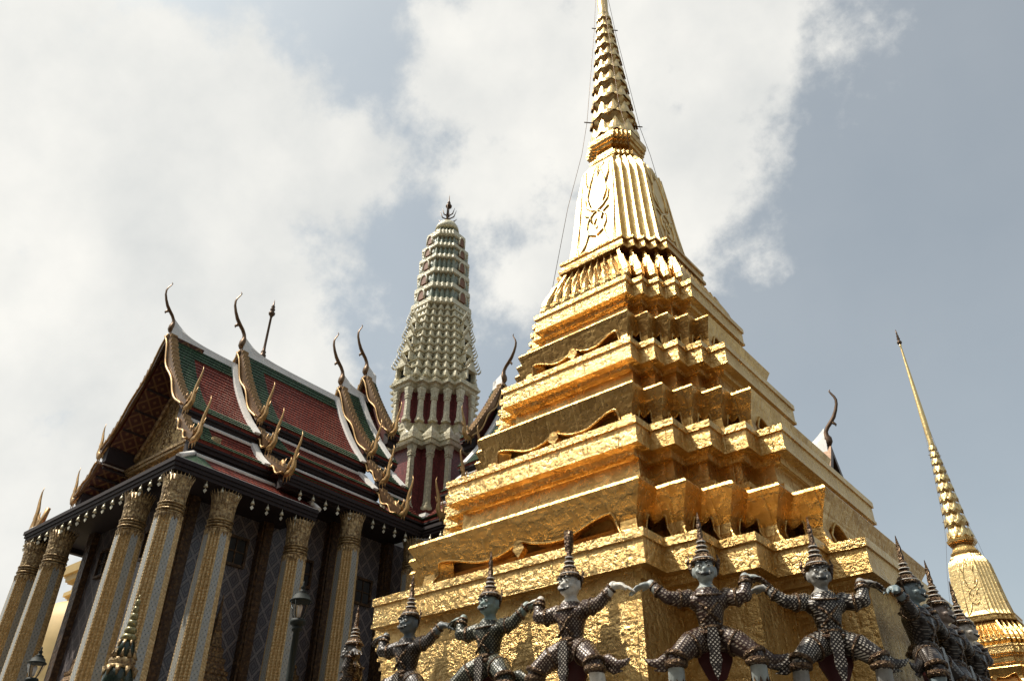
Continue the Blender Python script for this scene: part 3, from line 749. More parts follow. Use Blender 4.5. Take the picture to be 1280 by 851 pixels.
def chofa(mb, t, z, s=1.0, place=None):
    """the tall beaked horn at the front of a ridge: f runs forward along the ridge"""
    F_ = place or (lambda f, h, w: A(w, t + f, z + h))
    P = [(0, -.08), (.02, .06), (0, .22), (-.03, .38), (0, .54), (.10, .70), (.26, .86), (.42, 1.05), (.55, 1.30), (.64, 1.55), (.66, 1.75), (.62, 1.90), (.53, 2.08), (.48, 2.2), (.53, 2.27)]
    Rr = [.09, .155, .165, .11, .085, .085, .09, .085, .07, .06, .055, .048, .04, .03, .01]
    pts = [F_(f * s, h * s, 0) for f, h in P]
    mb.tube(pts, [r * s for r in Rr], 10, True, .62)
    mb.tube([F_(.24 * s, .92 * s, 0), F_(.36 * s, .80 * s, 0), F_(.44 * s, .70 * s, 0), F_(.42 * s, .63 * s, 0)], [.07 * s, .06 * s, .04 * s, .008 * s], 8, True, .6)
def naga(mb, sg, de, ze, t, s=1.0):
    def q(o, h, w=0): return A(sg * (de + o * s), t + w, ze + h * s)
    mb.tube([q(-.42, .55), (q(-.22, .12)), q(.0, -.10), q(.24, -.12), q(.38, .08), q(.36, .38), q(.42, .72), q(.55, 1.05), q(.60, 1.32), q(.55, 1.5)], [v * s for v in (.10, .14, .16, .16, .13, .10, .085, .06, .035, .008)], 8, True, .6)
    mb.tube([q(.34, .34), q(.50, .42), q(.58, .60)], [.07 * s, .05 * s, .006], 6, True, .6)
    mb.tube([q(.02, -.02), q(.05, .26), q(.16, .42), q(.12, .56)], [.09 * s, .075 * s, .05 * s, .006], 6, True, .6)
    mb.tube([q(-.22, .14), q(-.25, .42), q(-.16, .60)], [.08 * s, .06 * s, .006], 6, True, .6)
    for o, h in ((-.12, -.16), (.10, -.22), (.26, -.2)): mb.tube([q(o, h + .06), q(o - .02, h - .10), q(o - .01, h - .24)], [.05 * s, .035 * s, .004], 6, True, .7)
def verge(prof, t, sg):
    """bargeboard with its row of leaf teeth, and the finial at its foot"""
    pr = resample(smooth_prof(prof, 8), .08); mb = MB(); rings = []
    for i, (d, z) in enumerate(pr):
        a = pr[max(0, i - 1)]; b = pr[min(len(pr) - 1, i + 1)]; dx, dz = b[0] - a[0], b[1] - a[1]; l = math.hypot(dx, dz); nx, nz = -dz / l, dx / l
        rings.append([A(sg * (d + nx * o), t + w, z + nz * o) for o, w in ((-.20, -.02), (-.20, .085), (.12, .085), (.12, -.23), (.03, -.23), (.03, -.02))])
    mb.loft(rings, cap0=True, cap1=True)
    o = ap(mb, 'bargeboard', HORN)
    mb = MB(); acc = 0; last = pr[0]
    for i in range(1, len(pr) - 1):
        acc += math.dist(pr[i], pr[i - 1])
        if acc < .25: continue
        acc = 0; d, z = pr[i]; dx, dz = pr[i + 1][0] - pr[i - 1][0], pr[i + 1][1] - pr[i - 1][1]; l = math.hypot(dx, dz); tx, tz = dx / l, dz / l; nx, nz = -tz, tx
        def P(o, k, w): return A(sg * (d + nx * o + tx * k), t + w, z + nz * o + tz * k)
        mb.loft([[P(.10, -.05, .09), P(.10, .06, .09), P(.10, .06, -.24), P(.10, -.05, -.24)], [P(.21, -.13, .08), P(.21, -.10, .08), P(.20, -.10, -.23), P(.20, -.13, -.23)]], cap0=True, cap1=True)
    mb.build('leaf_teeth', TEETH, o)
    mb = MB(); pts = []
    for i in range(0, len(pr), 2):
        d, z = pr[i]; u = i / len(pr); pts.append(A(sg * (d - .12 + .05 * math.sin(u * 14)), t + .14, z - .10 + .07 * math.sin(u * 14)))
    mb.tube(pts, .045, 6); mb.build('serpent_body', GILT_ROOF, o)
    mb = MB(); naga(mb, sg, pr[-1][0] - .05, pr[-1][1] + .02, t - .02); ap(mb, 'serpent_finial', GILT_ROOF)

for si, sc in enumerate(SECT):
    t0, t1, zr = sc['t0'], sc['t1'], sc['zr']
    for ti, prof in enumerate(sc['tiers']):
        de, ze = prof[-1]; d0, z0 = prof[0]; last = ti == len(sc['tiers']) - 1
        for sg in (1, -1):
            mb = MB(); tiles(mb, prof, t0 - .12, t1, sg)
            pu = resample(smooth_prof(prof, 4), .3)
            mb.loft([[A(sg * d, tq, zq - .03) for d, zq in pu] + [A(sg * d, tq, zq - .09) for d, zq in reversed(pu)] for tq in (t0 - .02, t1)], cap0=True, cap1=True)
            o = ap(mb, 'tiled_roof_slope', RED)
            mb = MB(); fb = .62 if ti == 0 else .55
            tiles(mb, prof, t0 - .12, t1, sg, .03, .88 if ti == 0 else .74, 1.0)
            if ti == 0: tiles(mb, prof, t0 - .12, t1, sg, .03, 0, .19)
            tiles(mb, prof, t0 - .12, max(t0 - 1.05, t1 + .1), sg, .032, .02, .98)
            mb.build('green_tile_border', GREEN, o)
            mb = MB()
            band(mb, [(de - .01, ze - .02), (de - .01, ze - .17), (de - .10, ze - .18), (de - .12, ze - .30), (de - .22, ze - .31), (de - .24, ze - .52), (de - .55, ze - .52), (de - .55, ze + .10)], t0 - .03, t1, sg)
            ap(mb, 'eave_board', DARKWOOD)
            if ti > 0:
                mb = MB(); band(mb, [(d0 - .20, z0 + .10), (d0 - .02, z0 + .12), (d0 + .17, z0 - .02), (d0 + .15, z0 - .10), (d0 - .2, z0 - .12)], t0 - .10, t1, sg); ap(mb, 'white_roof_band', WHITE)
            verge(prof, t0, sg)
            if si + 1 < len(SECT) and ti < 2:        # white flashing where the next roof's verge stands on this one
                pr = resample(smooth_prof(prof, 8), .1); mb = MB(); rings = []
                for i, (d, z) in enumerate(pr):
                    a = pr[max(0, i - 1)]; b = pr[min(len(pr) - 1, i + 1)]; dx, dz = b[0] - a[0], b[1] - a[1]; l = math.hypot(dx, dz); nx, nz = -dz / l, dx / l
                    tb = SECT[si + 1]['t0']
                    rings.append([A(sg * (d + nx * o), tb + w, z + nz * o) for o, w in ((.02, .40), (.13, .38), (.16, .12), (.02, .12))])
                mb.loft(rings, cap0=True, cap1=True); ap(mb, 'white_flashing', WHITE)
    # ridge with its upswept white sail, and the horn
    mb = MB(); rings = []; N = 26; tn = t1
    for i in range(N + 1):
        x = (t0 + .02 - tn) * (i / N) ** 1.6; t = t0 + .02 - x; h = .10 + .72 * math.exp(-(x / .8) ** 1.1)
        wd = .09 if h > .5 else .15
        rings.append([A(-.2, t, zr - .25), A(-.16, t, zr - .02), A(-wd, t, zr + h * .6), A(0, t, zr + h), A(wd, t, zr + h * .6), A(.16, t, zr - .02), A(.2, t, zr - .25)])
    mb.loft(rings, cap0=True, cap1=True); ap(mb, 'white_ridge', WHITE)
    mb = MB(); chofa(mb, t0 + .05, zr + .2, 1.0 if si == 0 else 1.22); ap(mb, 'ridge_horn', HORN)
    # gable wall behind the verge
    if si != 0:
        mb = MB(); pl = sc['tiers'][0]
        outl = [(-d, z - .25) for d, z in reversed(pl)] + [(d, z - .25) for d, z in pl[1:]]
        mb.prism(outl, lambda a, b, dd: A(a, t0 - .5 + dd, b), .2); ap(mb, 'gable_wall', REDWOOD)
# front gable of the first section: coffered soffit, carved pediment, mouldings
for ti, prof in enumerate(SECT[0]['tiers']):
    pr = resample(smooth_prof(prof, 8), .25); L = 0
    for sg in (1, -1):
        mb = MB(); L = 0
        for p, q in zip(pr, pr[1:]):
            l = math.dist(p, q); dx, dz = (q[0] - p[0]) / l, (q[1] - p[1]) / l; nx, nz = dz, -dx; o = .33 if ti == 0 else .20
            mb.poly([A(sg * (p[0] + nx * o), 15.66, p[1] + nz * o), A(sg * (q[0] + nx * o), 15.66, q[1] + nz * o), A(sg * (q[0] + nx * o), 14.2, q[1] + nz * o), A(sg * (p[0] + nx * o), 14.2, p[1] + nz * o)], uv=[(0, L), (0, L + l), (1.46, L + l), (1.46, L)]); L += l
        o = ap(mb, 'coffered_soffit', SOFFIT)
        mb = MB()
        for k in range(1, len(pr), 4):
            p = pr[k]; mb.loft([[A(sg * (p[0] - .26 - .05), t, p[1] - .18 - .05), A(sg * (p[0] - .26 + .03), t, p[1] - .18 - .10), A(sg * (p[0] - .17 + .03), t, p[1] - .10 - .10), A(sg * (p[0] - .17 - .05), t, p[1] - .10 - .05)] for t in (15.6, 14.25)], cap0=True, cap1=True)
        mb.build('coffer_rib', DARKWOOD, o)
mb = MB(); mb.prism([(-3.9, 14.0), (-3.9, 14.75), (-3.0, 15.75), (-2.7, 16.4), (-1.85, 17.35), (-.85, 18.85), (0, 20.4), (.85, 18.85), (1.85, 17.35), (2.7, 16.4), (3.0, 15.75), (3.9, 14.75), (3.9, 14.0)], lambda a, b, dd: A(a, 14.3 + dd, b), .3); ped = ap(mb, 'carved_pediment', TYMP)
mb = MB()
for z0, z1, o, w in ((14.15, 14.3, .22, 4.0), (14.95, 15.08, .20, 3.7), (15.09, 15.2, .28, 3.7), (15.7, 15.82, .2, 3.2), (15.83, 15.95, .26, 3.15)): mb.box(-w, w, -14.45 - o, -14.44, z0, z1)
for sg in (1, -1):
    mb.tube([A(sg * .1, 14.5, 20.1), A(sg * .9, 14.5, 18.65), A(sg * 1.9, 14.5, 17.15), A(sg * 2.75, 14.5, 16.25)], .10, 6)
    mb.box(sg * 3.55, sg * 3.95, -14.75, -14.44, 14.0, 15.3)
mb.build('pediment_moulding', GILT, ped)
mb = MB()
rs = random.Random(3)
for sg in (1, -1):                                       # scrolls in relief on the pediment
    for k in range(34):
        z = rs.uniform(16.05, 19.6); d = rs.uniform(.05, max(.1, (20.2 - z) * .56 - .2)) * sg; r = rs.uniform(.09, .18)
        mb.tube([A(d + r * a * math.cos(a * 5), 14.47, z + r * a * math.sin(a * 5)) for a in [i / 8 for i in range(9)]], .035, 5)
    for k in range(16): d = sg * (.15 + k * .23); mb.tube([A(d, 14.47, 14.42), A(d + .08, 14.52, 14.6), A(d, 14.47, 14.85)], .045, 5)
mb.build('relief_scrolls', GILT, ped)

# skirt roof round the porch
D1, T1, TB = 5.4, 16.62, 10.8
def skirt_ring(d, t, z): return [A(-d, TB, z), A(-d, t, z), A(d, t, z), A(d, TB, z)]
mb = MB()
for k in range(4):
    u0, u1 = k / 4, (k + 1) / 4
    q = lambda u: (4.35 + .98 * u, 15.55 + .98 * u, 14.12 - .78 * u)
    d0, t0, z0 = q(u0); d1, t1, z1 = q(u1)
    for sg in (1, -1):
        mb.poly([A(sg * d0, TB, z0), A(sg * d0, t0, z0), A(sg * d1, t1, z1 + .02), A(sg * d1, TB, z1 + .02)], uv=[(TB, u0), (t0, u0), (t1, u1), (TB, u1)])
        mb.poly([A(sg * d1, TB, z1 + .02), A(sg * d1, t1, z1 + .02), A(sg * d1, t1, z1 - .02), A(sg * d1, TB, z1 - .02)], uv=[(0, 0)] * 4)
    mb.poly([A(-d0, t0, z0), A(d0, t0, z0), A(d1, t1, z1 + .02), A(-d1, t1, z1 + .02)], uv=[(-d0, u0), (d0, u0), (d1, u1), (-d1, u1)])
skirt = ap(mb, 'porch_skirt_roof', RED)
mb = MB()
for sg in (1, -1): mb.poly([A(sg * 4.5, 15.2, 14.03), A(sg * 4.5, 15.62, 14.03), A(sg * 5.28, 16.42, 13.42), A(sg * 5.28, 15.2, 13.42)][::1], uv=[(0, 0), (.5, 0), (1, .9), (0, .9)])
mb.build('green_tile_corner', GREEN, skirt)
mb = MB()
for sg in (1, -1):
    band(mb, [(4.15, 14.22), (4.33, 14.24), (4.52, 14.12), (4.5, 14.04), (4.15, 14.02)], 15.5, TB, sg)
    mb.tube([A(sg * 4.33, 15.55, 14.18), A(sg * 5.36, 16.56, 13.38)], .10, 6)
    mb.tube([A(sg * 4.35, TB - .02, 14.17), A(sg * 4.9, TB - .04, 13.75), A(sg * 5.42, TB - .05, 13.36)], .10, 6)
    band(mb, [(5.32, 13.36), (5.40, 13.36), (5.40, 13.30), (5.32, 13.30)], T1 - .1, TB, sg)
mb.box(-5.36, 5.36, -T1 - .02, -T1 + .06, 13.30, 13.355)
mb.box(-4.3, 4.3, -15.72, -15.45, 14.02, 14.20)
ap(mb, 'white_skirt_edging', WHITE)
mb = MB()
for z0, z1, o in ((12.9, 13.02, .0), (13.025, 13.15, .05), (13.155, 13.295, .10)):
    mb.box(-D1 - o, D1 + o, -T1 - o, -T1 + .25, z0, z1)
    for sg in (1, -1): mb.box(sg * (D1 + o), sg * (D1 - .25), -T1 + .26, -TB, z0, z1)
mb.box(-D1 + .26, D1 - .26, -T1 + .26, -TB, 13.1, 13.28)
ap(mb, 'porch_eave_board', DARKWOOD)
# main eave gutter and its soffit
for sg in (1, -1):
    mb = MB()
    for z0, z1, o in ((13.90, 14.02, 0), (14.025, 14.14, .05), (14.145, 14.28, .10)):
        mb.box(sg * (5.35 + o), sg * 5.1, -12.3, -5.4, z0, z1)
    mb.box(sg * 5.11, sg * 3.0, -12.2, -5.2, 14.05, 14.2)
    ap(mb, 'main_eave_board', DARKWOOD)
for sg in (-1,):                                          # upturned finials on the west end of the porch eave
    mb = MB(); naga(mb, sg, 5.25, 13.5, 16.4, 1.3); ap(mb, 'eave_finial', GILT_ROOF)

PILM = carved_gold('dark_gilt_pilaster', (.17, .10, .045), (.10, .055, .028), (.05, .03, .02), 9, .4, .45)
# cella wall, pilasters, windows
mb = MB(); w, tf, z0, z1 = 3.2, 14.9, 3.0, 14.2
def uvquad(a, b, za, zb_):
    l = math.dist(a[:2], b[:2]); mb.poly([(*a, za), (*b, za), (*b, zb_), (*a, zb_)], uv=[(0, za), (l, za), (l, zb_), (0, zb_)])
for a, b in (((-w, -tf), (w, -tf)), ((w, -tf), (w, -3)), ((-w, -3), (-w, -tf))): uvquad(a, b, z0, z1)
ap(mb, 'mosaic_wall', WALLM)
mb = MB()
for y in (-14.66, -11.5, -8.4, -5.4):
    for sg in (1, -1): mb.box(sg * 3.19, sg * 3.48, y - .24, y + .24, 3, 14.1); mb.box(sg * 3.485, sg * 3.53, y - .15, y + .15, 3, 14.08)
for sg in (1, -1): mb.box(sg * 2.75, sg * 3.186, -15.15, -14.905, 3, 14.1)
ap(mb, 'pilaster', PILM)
def window(side, y, zc, sgn=1):
    f = MB(); p = MB(); W2, H2 = .37, .46
    if side: q = lambda a, b, o: (sgn * (3.205 + o), y + a, zc + b)
    else: q = lambda a, b, o: (y + a, -14.905 - o, zc + b)
    def bar(mbx, a0, a1, b0, b1, o0, o1):
        mbx.loft([[q(a0, b0, o), q(a1, b0, o), q(a1, b1, o), q(a0, b1, o)] for o in (o0, o1)], cap0=True, cap1=True)
    bar(f, -W2 - .09, -W2, -H2 - .09, H2 + .09, 0, .12); bar(f, W2, W2 + .09, -H2 - .09, H2 + .09, 0, .12); bar(f, -W2 + .002, W2 - .002, H2, H2 + .09, 0, .12); bar(f, -W2 + .002, W2 - .002, -H2 - .09, -H2, 0, .12)
    bar(f, -.02, .02, -H2 + .002, H2 - .002, .03, .075); bar(f, -W2 + .002, W2 - .002, -.02, .02, .02, .07)
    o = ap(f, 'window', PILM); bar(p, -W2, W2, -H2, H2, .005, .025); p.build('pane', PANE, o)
PANE = simple('dark_window_glass', (.05, .05, .05), .12, 0, .2, 3, .05)
for y in (-12.55, -9.55, -6.45): window(True, y, 11.75)
for x in (-1.6, 1.6): window(False, x, 11.7)
CROWNM = carved_gold('dull_gilt_crown', (.30, .18, .07), (.18, .10, .04), (.07, .04, .025), 12, .5, .45)
def crown(x, y):
    mb = MB(); prof = [(.85, 5.6), (.85, 7.2), (.72, 7.25), (.62, 7.4), (.66, 7.45), (.66, 7.55), (.52, 7.6), (.48, 7.8), (.50, 7.86), (.50, 7.94), (.38, 8.0), (.36, 8.15), (.38, 8.2), (.37, 8.28), (.27, 8.35), (.24, 8.6), (.20, 8.8), (.21, 8.85), (.12, 9.0), (.10, 9.3), (.055, 9.5), (.04, 9.8), (.008, 10.1)]
    mb.lathe(prof, 4, (x, y), smooth=False, rot=PI / 4); ap(mb, 'window_crown', CROWNM)
for y in (-12.75, -9.7, -6.5): crown(3.45, y)
crown(0, -15.2)
# base of the temple
mb = MB(); mb.box(-6.4, 6.4, -17.6, -5, 0, 1.4); mb.box(-6.0, 6.0, -17.2, -5, 1.401, 2.9); mb.box(-6.15, 6.15, -17.35, -5, 2.901, 3.05); ap(mb, 'temple_base', simple('temple_marble', (.5, .46, .4), .5))

def column(x, y, ztop, local=True):
    hc = 1.30; zc = ztop - hc
    mb = MB(); N = 3
    prof = [(3.05, .72), (3.5, .72), (3.52, .62), (3.9, .62), (3.92, .54), (4.1, .515), (zc, .395)]
    mb.loft([[(x + a, y + b, zz_) for a, b, _ in plan(wv, .095 * wv / .5, N, 0)] for zz_, wv in prof], cap0=True, cap1=True)
    sh_ = ap(mb, 'column', COLG)
    for r in range(4):
        mb = MB()
        for za, zb_ in ((4.15, zc - .02),):
            wa = .515 + (.395 - .515) * (za - 4.1) / (zc - 4.1); wb = .395; ha, hb = wa * .29, wb * .29
            pts = [(-ha, -wa - .006, za), (ha, -wa - .006, za), (hb, -wb - .006, zb_), (-hb, -wb - .006, zb_)]
            pts2 = [(p[0], p[1] + .03, p[2]) for p in pts]
            P = [(*rot4((p[0], p[1]), r), p[2]) for p in pts]; P2 = [(*rot4((p[0], p[1]), r), p[2]) for p in pts2]
            P = [(x + p[0], y + p[1], p[2]) for p in P]; P2 = [(x + p[0], y + p[1], p[2]) for p in P2]
            mb.poly(P, uv=[(0, za), (.4, za), (.4, zb_), (0, zb_)])
            for i in range(4): j = (i + 1) % 4; mb.poly([P[i], P[j], P2[j], P2[i]], uv=[(0, 0)] * 4)
        mb.build('mosaic_panel', MOSAIC, sh_)
    mb = MB()
    for zq, rq in ((zc, .41), (zc + .09, .44), (zc + .20, .42), (zc + .29, .44)): 
        mb.lathe([(rq * .9, zq), (rq, zq + .02), (rq, zq + .055), (rq * .9, zq + .075)], 16, (x, y))
    mb.lathe([(.35, zc), (.35, zc + .4), (.37, zc + .8), (.41, zc + hc - .02)], 16, (x, y))
    # lotus leaves of the capital, three rows
    for row, (zA, zB, rA, rB, nl) in enumerate(((zc - .26, zc - .02, .40, .42, 22), (zc + .34, zc + .92, .36, .41, 20), (zc + .40, zc + 1.20, .37, .45, 20), (zc + .8, zc + 1.34, .39, .51, 24))):
        for k in range(nl):
            th = 2 * PI * (k + .5 * (row % 2)) / nl; grid = []
            for a in range(5):
                u = a / 4; up_ = 1 - u if row == 0 else u
                zq = zA + (zB - zA) * (1 - u if row == 0 else u); rq = rA + (rB - rA) * (up_ if row == 0 else u ** 2)
                wd = PI / nl * (1 - u ** 2.2) * 1.05 + .004
                grid.append([(x + (rq + .035 * (1 - b * b) * (1 - u * .5)) * math.cos(th + b * wd), y + (rq + .035 * (1 - b * b) * (1 - u * .5)) * math.sin(th + b * wd), zq) for b in (-1, -.4, .4, 1)])
            mb.loft(grid, close=False)
    mb.build('capital', GILT, sh_)
for x in (-4.85, -2.75, 2.75, 5.15): column(x, -16.25, 12.75)
for y in (-14.45, -11.3):
    column(5.15, y, 12.75)
column(5.05, -8.85, 13.8)

# copy the arm for the wing that points towards the viewer's right
def copy_part(o, rz, parent):
    c = o.copy(); COL.objects.link(c); c.parent = parent; c.rotation_euler = (0, 0, rz)
    for ch in kids(o):
        d = ch.copy(); COL.objects.link(d); d.parent = c
for o in list(ARM):
    if o.name.split('.')[0] in ('window_crown', 'eave_finial'): continue
    copy_part(o, PI / 2, temple)
ARM = []
column(5.0, -5.4, 13.8)                                    # column in the inner corner
# east porch roof, lower and further out
mb = MB()
def B(x, y, z): return (x, y, z)
px0, px1, zr2 = 21.0, 15.5, 15.2
pp = smooth_prof([(0, zr2), (.6, 14.1), (1.4, 13.0), (2.4, 12.1)], 6)
for sg in (1, -1):
    mb.loft([[(x, sg * d, z) for d, z in pp] + [(x, sg * d, z - .2) for d, z in reversed(pp)] for x in (px0 - .1, px1)], cap0=True, cap1=True)
o = mb.build('east_porch_roof', RED, temple)
mb = MB(); rings = []
for i in range(20):
    x = (px0 - px1) * (i / 19) ** 1.6; h = .08 + .8 * math.exp(-(x / .7) ** 1.1)
    rings.append([(px0 - x, -.15, zr2 - .15), (px0 - x, -.06, zr2 + h * .6), (px0 - x, 0, zr2 + h), (px0 - x, .06, zr2 + h * .6), (px0 - x, .15, zr2 - .15)])
mb.loft(rings, cap0=True, cap1=True); mb.build('white_ridge', WHITE, o)
mb = MB()
for sg in (1, -1):
    rings = [[(px0 + w, sg * d, z + q) for w, q in ((.12, -.25), (.12, .16), (-.2, .16), (-.2, -.25))] for d, z in pp]
    mb.loft(rings, cap0=True, cap1=True)
mb.build('bargeboard', BRONZE, o)
mb = MB(); chofa(mb, 0, 0, .95, lambda f, h, w: (px0 + .05 + f, w, zr2 + .2 + h)); mb.build('ridge_horn', BRONZE, o)
mb = MB(); mb.box(15.5, 20.4, -2.2, 2.2, 3, 12.0); mb.build('porch_wall', WALLM, o)

# wind bells under the eaves (each hangs: a thing of its own)
def wind_bell():
    mb = MB(); mb.tube([(0, 0, 0), (0, 0, -.10)], .012, 5); mb.lathe([(.012, -.08), (.04, -.11), (.055, -.17), (.075, -.22), (.06, -.222)], 10)
    o = mb.build('wind_bell', BELLM)
    l = MB(); l.tube([(0, 0, -.2), (0, 0, -.27)], .006, 5); l.prism([(0, -.26), (.065, -.335), (.03, -.39), (0, -.43), (-.03, -.39), (-.065, -.335)], lambda a, b, d: (a * .72 + d * .6, a * .7 - d * .6, b), .018); l.build('leaf_clapper', LEAFM, o)
    return o
BELLM = simple('pale_brass_bell', (.62, .56, .40), .4, .3, .2, 20); LEAFM = simple('pale_bell_leaf', (.66, .62, .48), .45, .2, .15, 20)
proto = wind_bell(); first = True
def hang(x, y, z, lab):
    global first
    if first: o = proto; first = False
    else: o = copy_tree(proto)
    o.location = (TC[0] + x, TC[1] + y, z); o.rotation_euler = (0, 0, random.uniform(-.5, .5))
    tag(o, lab, 'bell', 'small wind bells hanging along the temple eaves')
for i in range(18): hang(-5.25 + i * .617, -16.6, 12.9, 'small pale wind bell hanging from the dark eave of the gabled porch front')
for i in range(1, 10): hang(5.36, -16.6 + i * .617, 12.9, 'small pale wind bell hanging from the dark side eave of the front porch')
for i in range(11): hang(5.30, -11.6 + i * .60, 13.9, 'small pale wind bell hanging from the long main eave beside the gilded stupa')
for i in range(1, 4): hang(5.30 + i * .60, -5.36, 13.9, 'small pale wind bell hanging from the wing eave close to the gilded stupa')

# ------------------------------------------------------------------ unseen hall added south of the viewer to darken the gold's reflections
hall = thing('unseen_dark_hall', 'unseen long dark hall with a steep brown roof, added to darken reflections in the gold', 'unseen hall', (0, -19, 0))
mb = MB(); mb.box(-60, 45, -26, 0, 0, 13); mb.build('wall', simple('unseen_hall_wall', (.07, .055, .05), .5), hall)
mb = MB(); mb.loft([[(-62, 2.5, 12), (45, 2.5, 12)], [(-62, -2, 16), (45, -2, 16)], [(-62, -8, 23), (45, -8, 23)], [(-62, -13, 33), (45, -13, 33)], [(-62, -18, 23), (45, -18, 23)], [(-62, -28.5, 12), (45, -28.5, 12)]], close=False); mb.build('roof', simple('brown_roof_tile', (.075, .032, .02), .7), hall)
for k in range(14):
    mb = MB(); mb.box(-58 + k * 7.6, -56.8 + k * 7.6, .8, 2.0, 0, 12.4); mb.build('pillar', PILM, hall)

# ------------------------------------------------------------------ the prang over the crossing
prang = thing('prang_tower', 'tall greenish cream ceramic prang tower with a dark trident finial behind the red roofs', 'tower', (*TC, 0))
def pp_(mb, name, mat, parent=None): return mb.build(name, mat, parent or prang)
mb = MB(); redent(mb, [(14, 2.25), (22.0, 2.25)], s=.68, n=2); pp_(mb, 'lower_wall', PRANG_RED)
mb = MB(); redent(mb, [(15, 3.0), (17.4, 3.0), (17.45, 2.7), (17.8, 2.65), (17.82, 2.4)], s=.68, n=2); pp_(mb, 'white_plinth', WHITE)
mb = MB(); redent(mb, [(23.4, 2.42), (25.8, 2.38)], s=.50, n=4); pp_(mb, 'upper_wall', PRANG_RED)
def post(x, y, z0, z1, r, name='slim_column'):
    mb = MB(); h = z1 - z0
    prof = [(z0, 1.35), (z0 + .12, 1.35), (z0 + .14, 1.1), (z0 + .28, 1.1), (z0 + .30, .95), (z1 - .75, .82), (z1 - .73, 1.05), (z1 - .66, 1.05), (z1 - .65, .9), (z1 - .60, .9), (z1 - .59, 1.1), (z1 - .5, 1.1), (z1 - .48, .95), (z1 - .1, 1.3), (z1, 1.3)]
    mb.loft([[(x + a, y + b, zq) for a, b, _ in plan(r * k, r * .28, 1, 0)] for zq, k in prof], cap0=True, cap1=True); pp_(mb, name, PRANG)
for r in range(4):
    for k in range(3):
        p = rot4((2.25 - (2 - k) * .68 + .02, -2.25 + k * .68 - .02), r); post(*p, 18.2, 21.95, .165)
    for k in range(5):
        p = rot4((2.42 - (4 - k) * .50 + .02, -2.42 + k * .50 - .02), r); post(*p, 23.5, 25.65, .15)
def crenel(z0, z1, w0, w1, s, n, nl, name):
    mb = MB(); h = z1 - z0
    redent(mb, [(z0, w0), (z0 + .14 * h, w0 + .04), (z0 + .15 * h, w0 - .03), (z0 + .34 * h, w0 - .02), (z0 + .35 * h, w0 + .05), (z0 + .46 * h, w0 + .05), (z0 + .47 * h, w0 - .1), (z1 - .05, w1), (z1, w1 - .25)], s=s, n=n); o = pp_(mb, name, PRANG)
    mb = MB(); petal_row(mb, lambda z: w0 + .01, s, n, z0 + .48 * h, z1 + .12, nl, .05, rows=5, cols=5, sharp=2.4); mb.build('leaf_crenels', PRANG, o)
crenel(21.9, 22.75, 2.58, 2.45, .68, 2, 4, 'crenelled_cornice')
crenel(22.7, 23.55, 2.42, 2.5, .50, 4, 3, 'crenelled_cornice')
mb = MB(); redent(mb, [(25.6, 2.42), (25.75, 2.62), (25.78, 2.58), (25.95, 2.62), (25.97, 2.78), (26.1, 2.8), (26.11, 2.66), (26.3, 2.7), (26.31, 2.4)], s=.5, n=4); pp_(mb, 'upper_cornice', PRANG)
def wpr(z):
    pts = [(26.2, 2.5), (27.3, 2.3), (29.3, 2.07), (31.0, 1.86), (32.0, 1.70), (33.9, 1.55), (35.4, 1.50), (36.5, 1.38), (37.2, 1.22), (37.8, 1.0), (38.25, .74), (38.6, .4)]
    for (z0, a), (z1, b) in zip(pts, pts[1:]):
        if z <= z1: return a + (b - a) * (z - z0) / (z1 - z0)
    return .4
zt = 26.3
for i in range(10):
    h = .60 - .012 * i; w = wpr(zt); w1 = wpr(zt + h); s_ = .155 * w
    mb = MB(); redent(mb, [(zt, w - .12), (zt + .1 * h, w - .10), (zt + .11 * h, w), (zt + .2 * h, w + .03), (zt + .21 * h, w - .2), (zt + h * .8, w1 - .22), (zt + h * .9, w1 - .05), (zt + h, w1 - .04)], s=s_, n=4); o = pp_(mb, 'antefix_tier', PRANG)
    mb = MB(); petal_row(mb, lambda z: w - .06 - .10 * (z - zt) / h, s_, 4, zt + .22 * h, zt + h * 1.0, 4, .06, tipout=.03, rows=6, cols=5, sharp=2.2); mb.build('antefixes', PRANG, o)
    if i in (0, 2, 4, 6):
        for r in range(4):
            bx = MB(); dk = MB(); wd = .38 - .02 * i; dp = .42 - .025 * i
            f = lambda a, d, z: (*rot4((a, -(w + d)), r), z)
            zb = zt + .2 * h; hh = h * 1.25
            bx.prism([(-wd, zb), (-wd, zb + hh * .8), (-wd * .75, zb + hh * .8), (-wd * .7, zb)], lambda a, b, d: f(a, d + dp / 2 - .1, b), dp)
            bx.prism([(wd, zb), (wd, zb + hh * .8), (wd * .75, zb + hh * .8), (wd * .7, zb)], lambda a, b, d: f(a, d + dp / 2 - .1, b), dp)
            bx.prism([(-wd * 1.25, zb + hh * .78), (-wd * .8, zb + hh * 1.0), (0, zb + hh * 1.7), (wd * .8, zb + hh * 1.0), (wd * 1.25, zb + hh * .78)], lambda a, b, d: f(a, d + dp / 2 - .06, b), dp)
            for sg in (1, -1):
                for q in range(5):
                    u = q / 4; a0 = sg * wd * (1.3 - 1.2 * u); z_ = zb + hh * (.8 + .85 * u)
                    bx.tube([f(a0, dp - .05, z_), f(a0 + sg * .10, dp + .02, z_ + .14), f(a0 + sg * .10, dp + .06, z_ + .34)], [.06, .045, .004], 5)
            o2 = pp_(bx, 'niche_gable', PRANG)
            dk.prism([(-wd * .68, zb + .02), (-wd * .68, zb + hh * .8), (wd * .68, zb + hh * .8), (wd * .68, zb + .02)], lambda a, b, d: f(a, d - .02, b), .06); dk.build('niche_shade_plate', BLACK, o2)  # black plate: the shade inside the niche put into colour
    zt += h
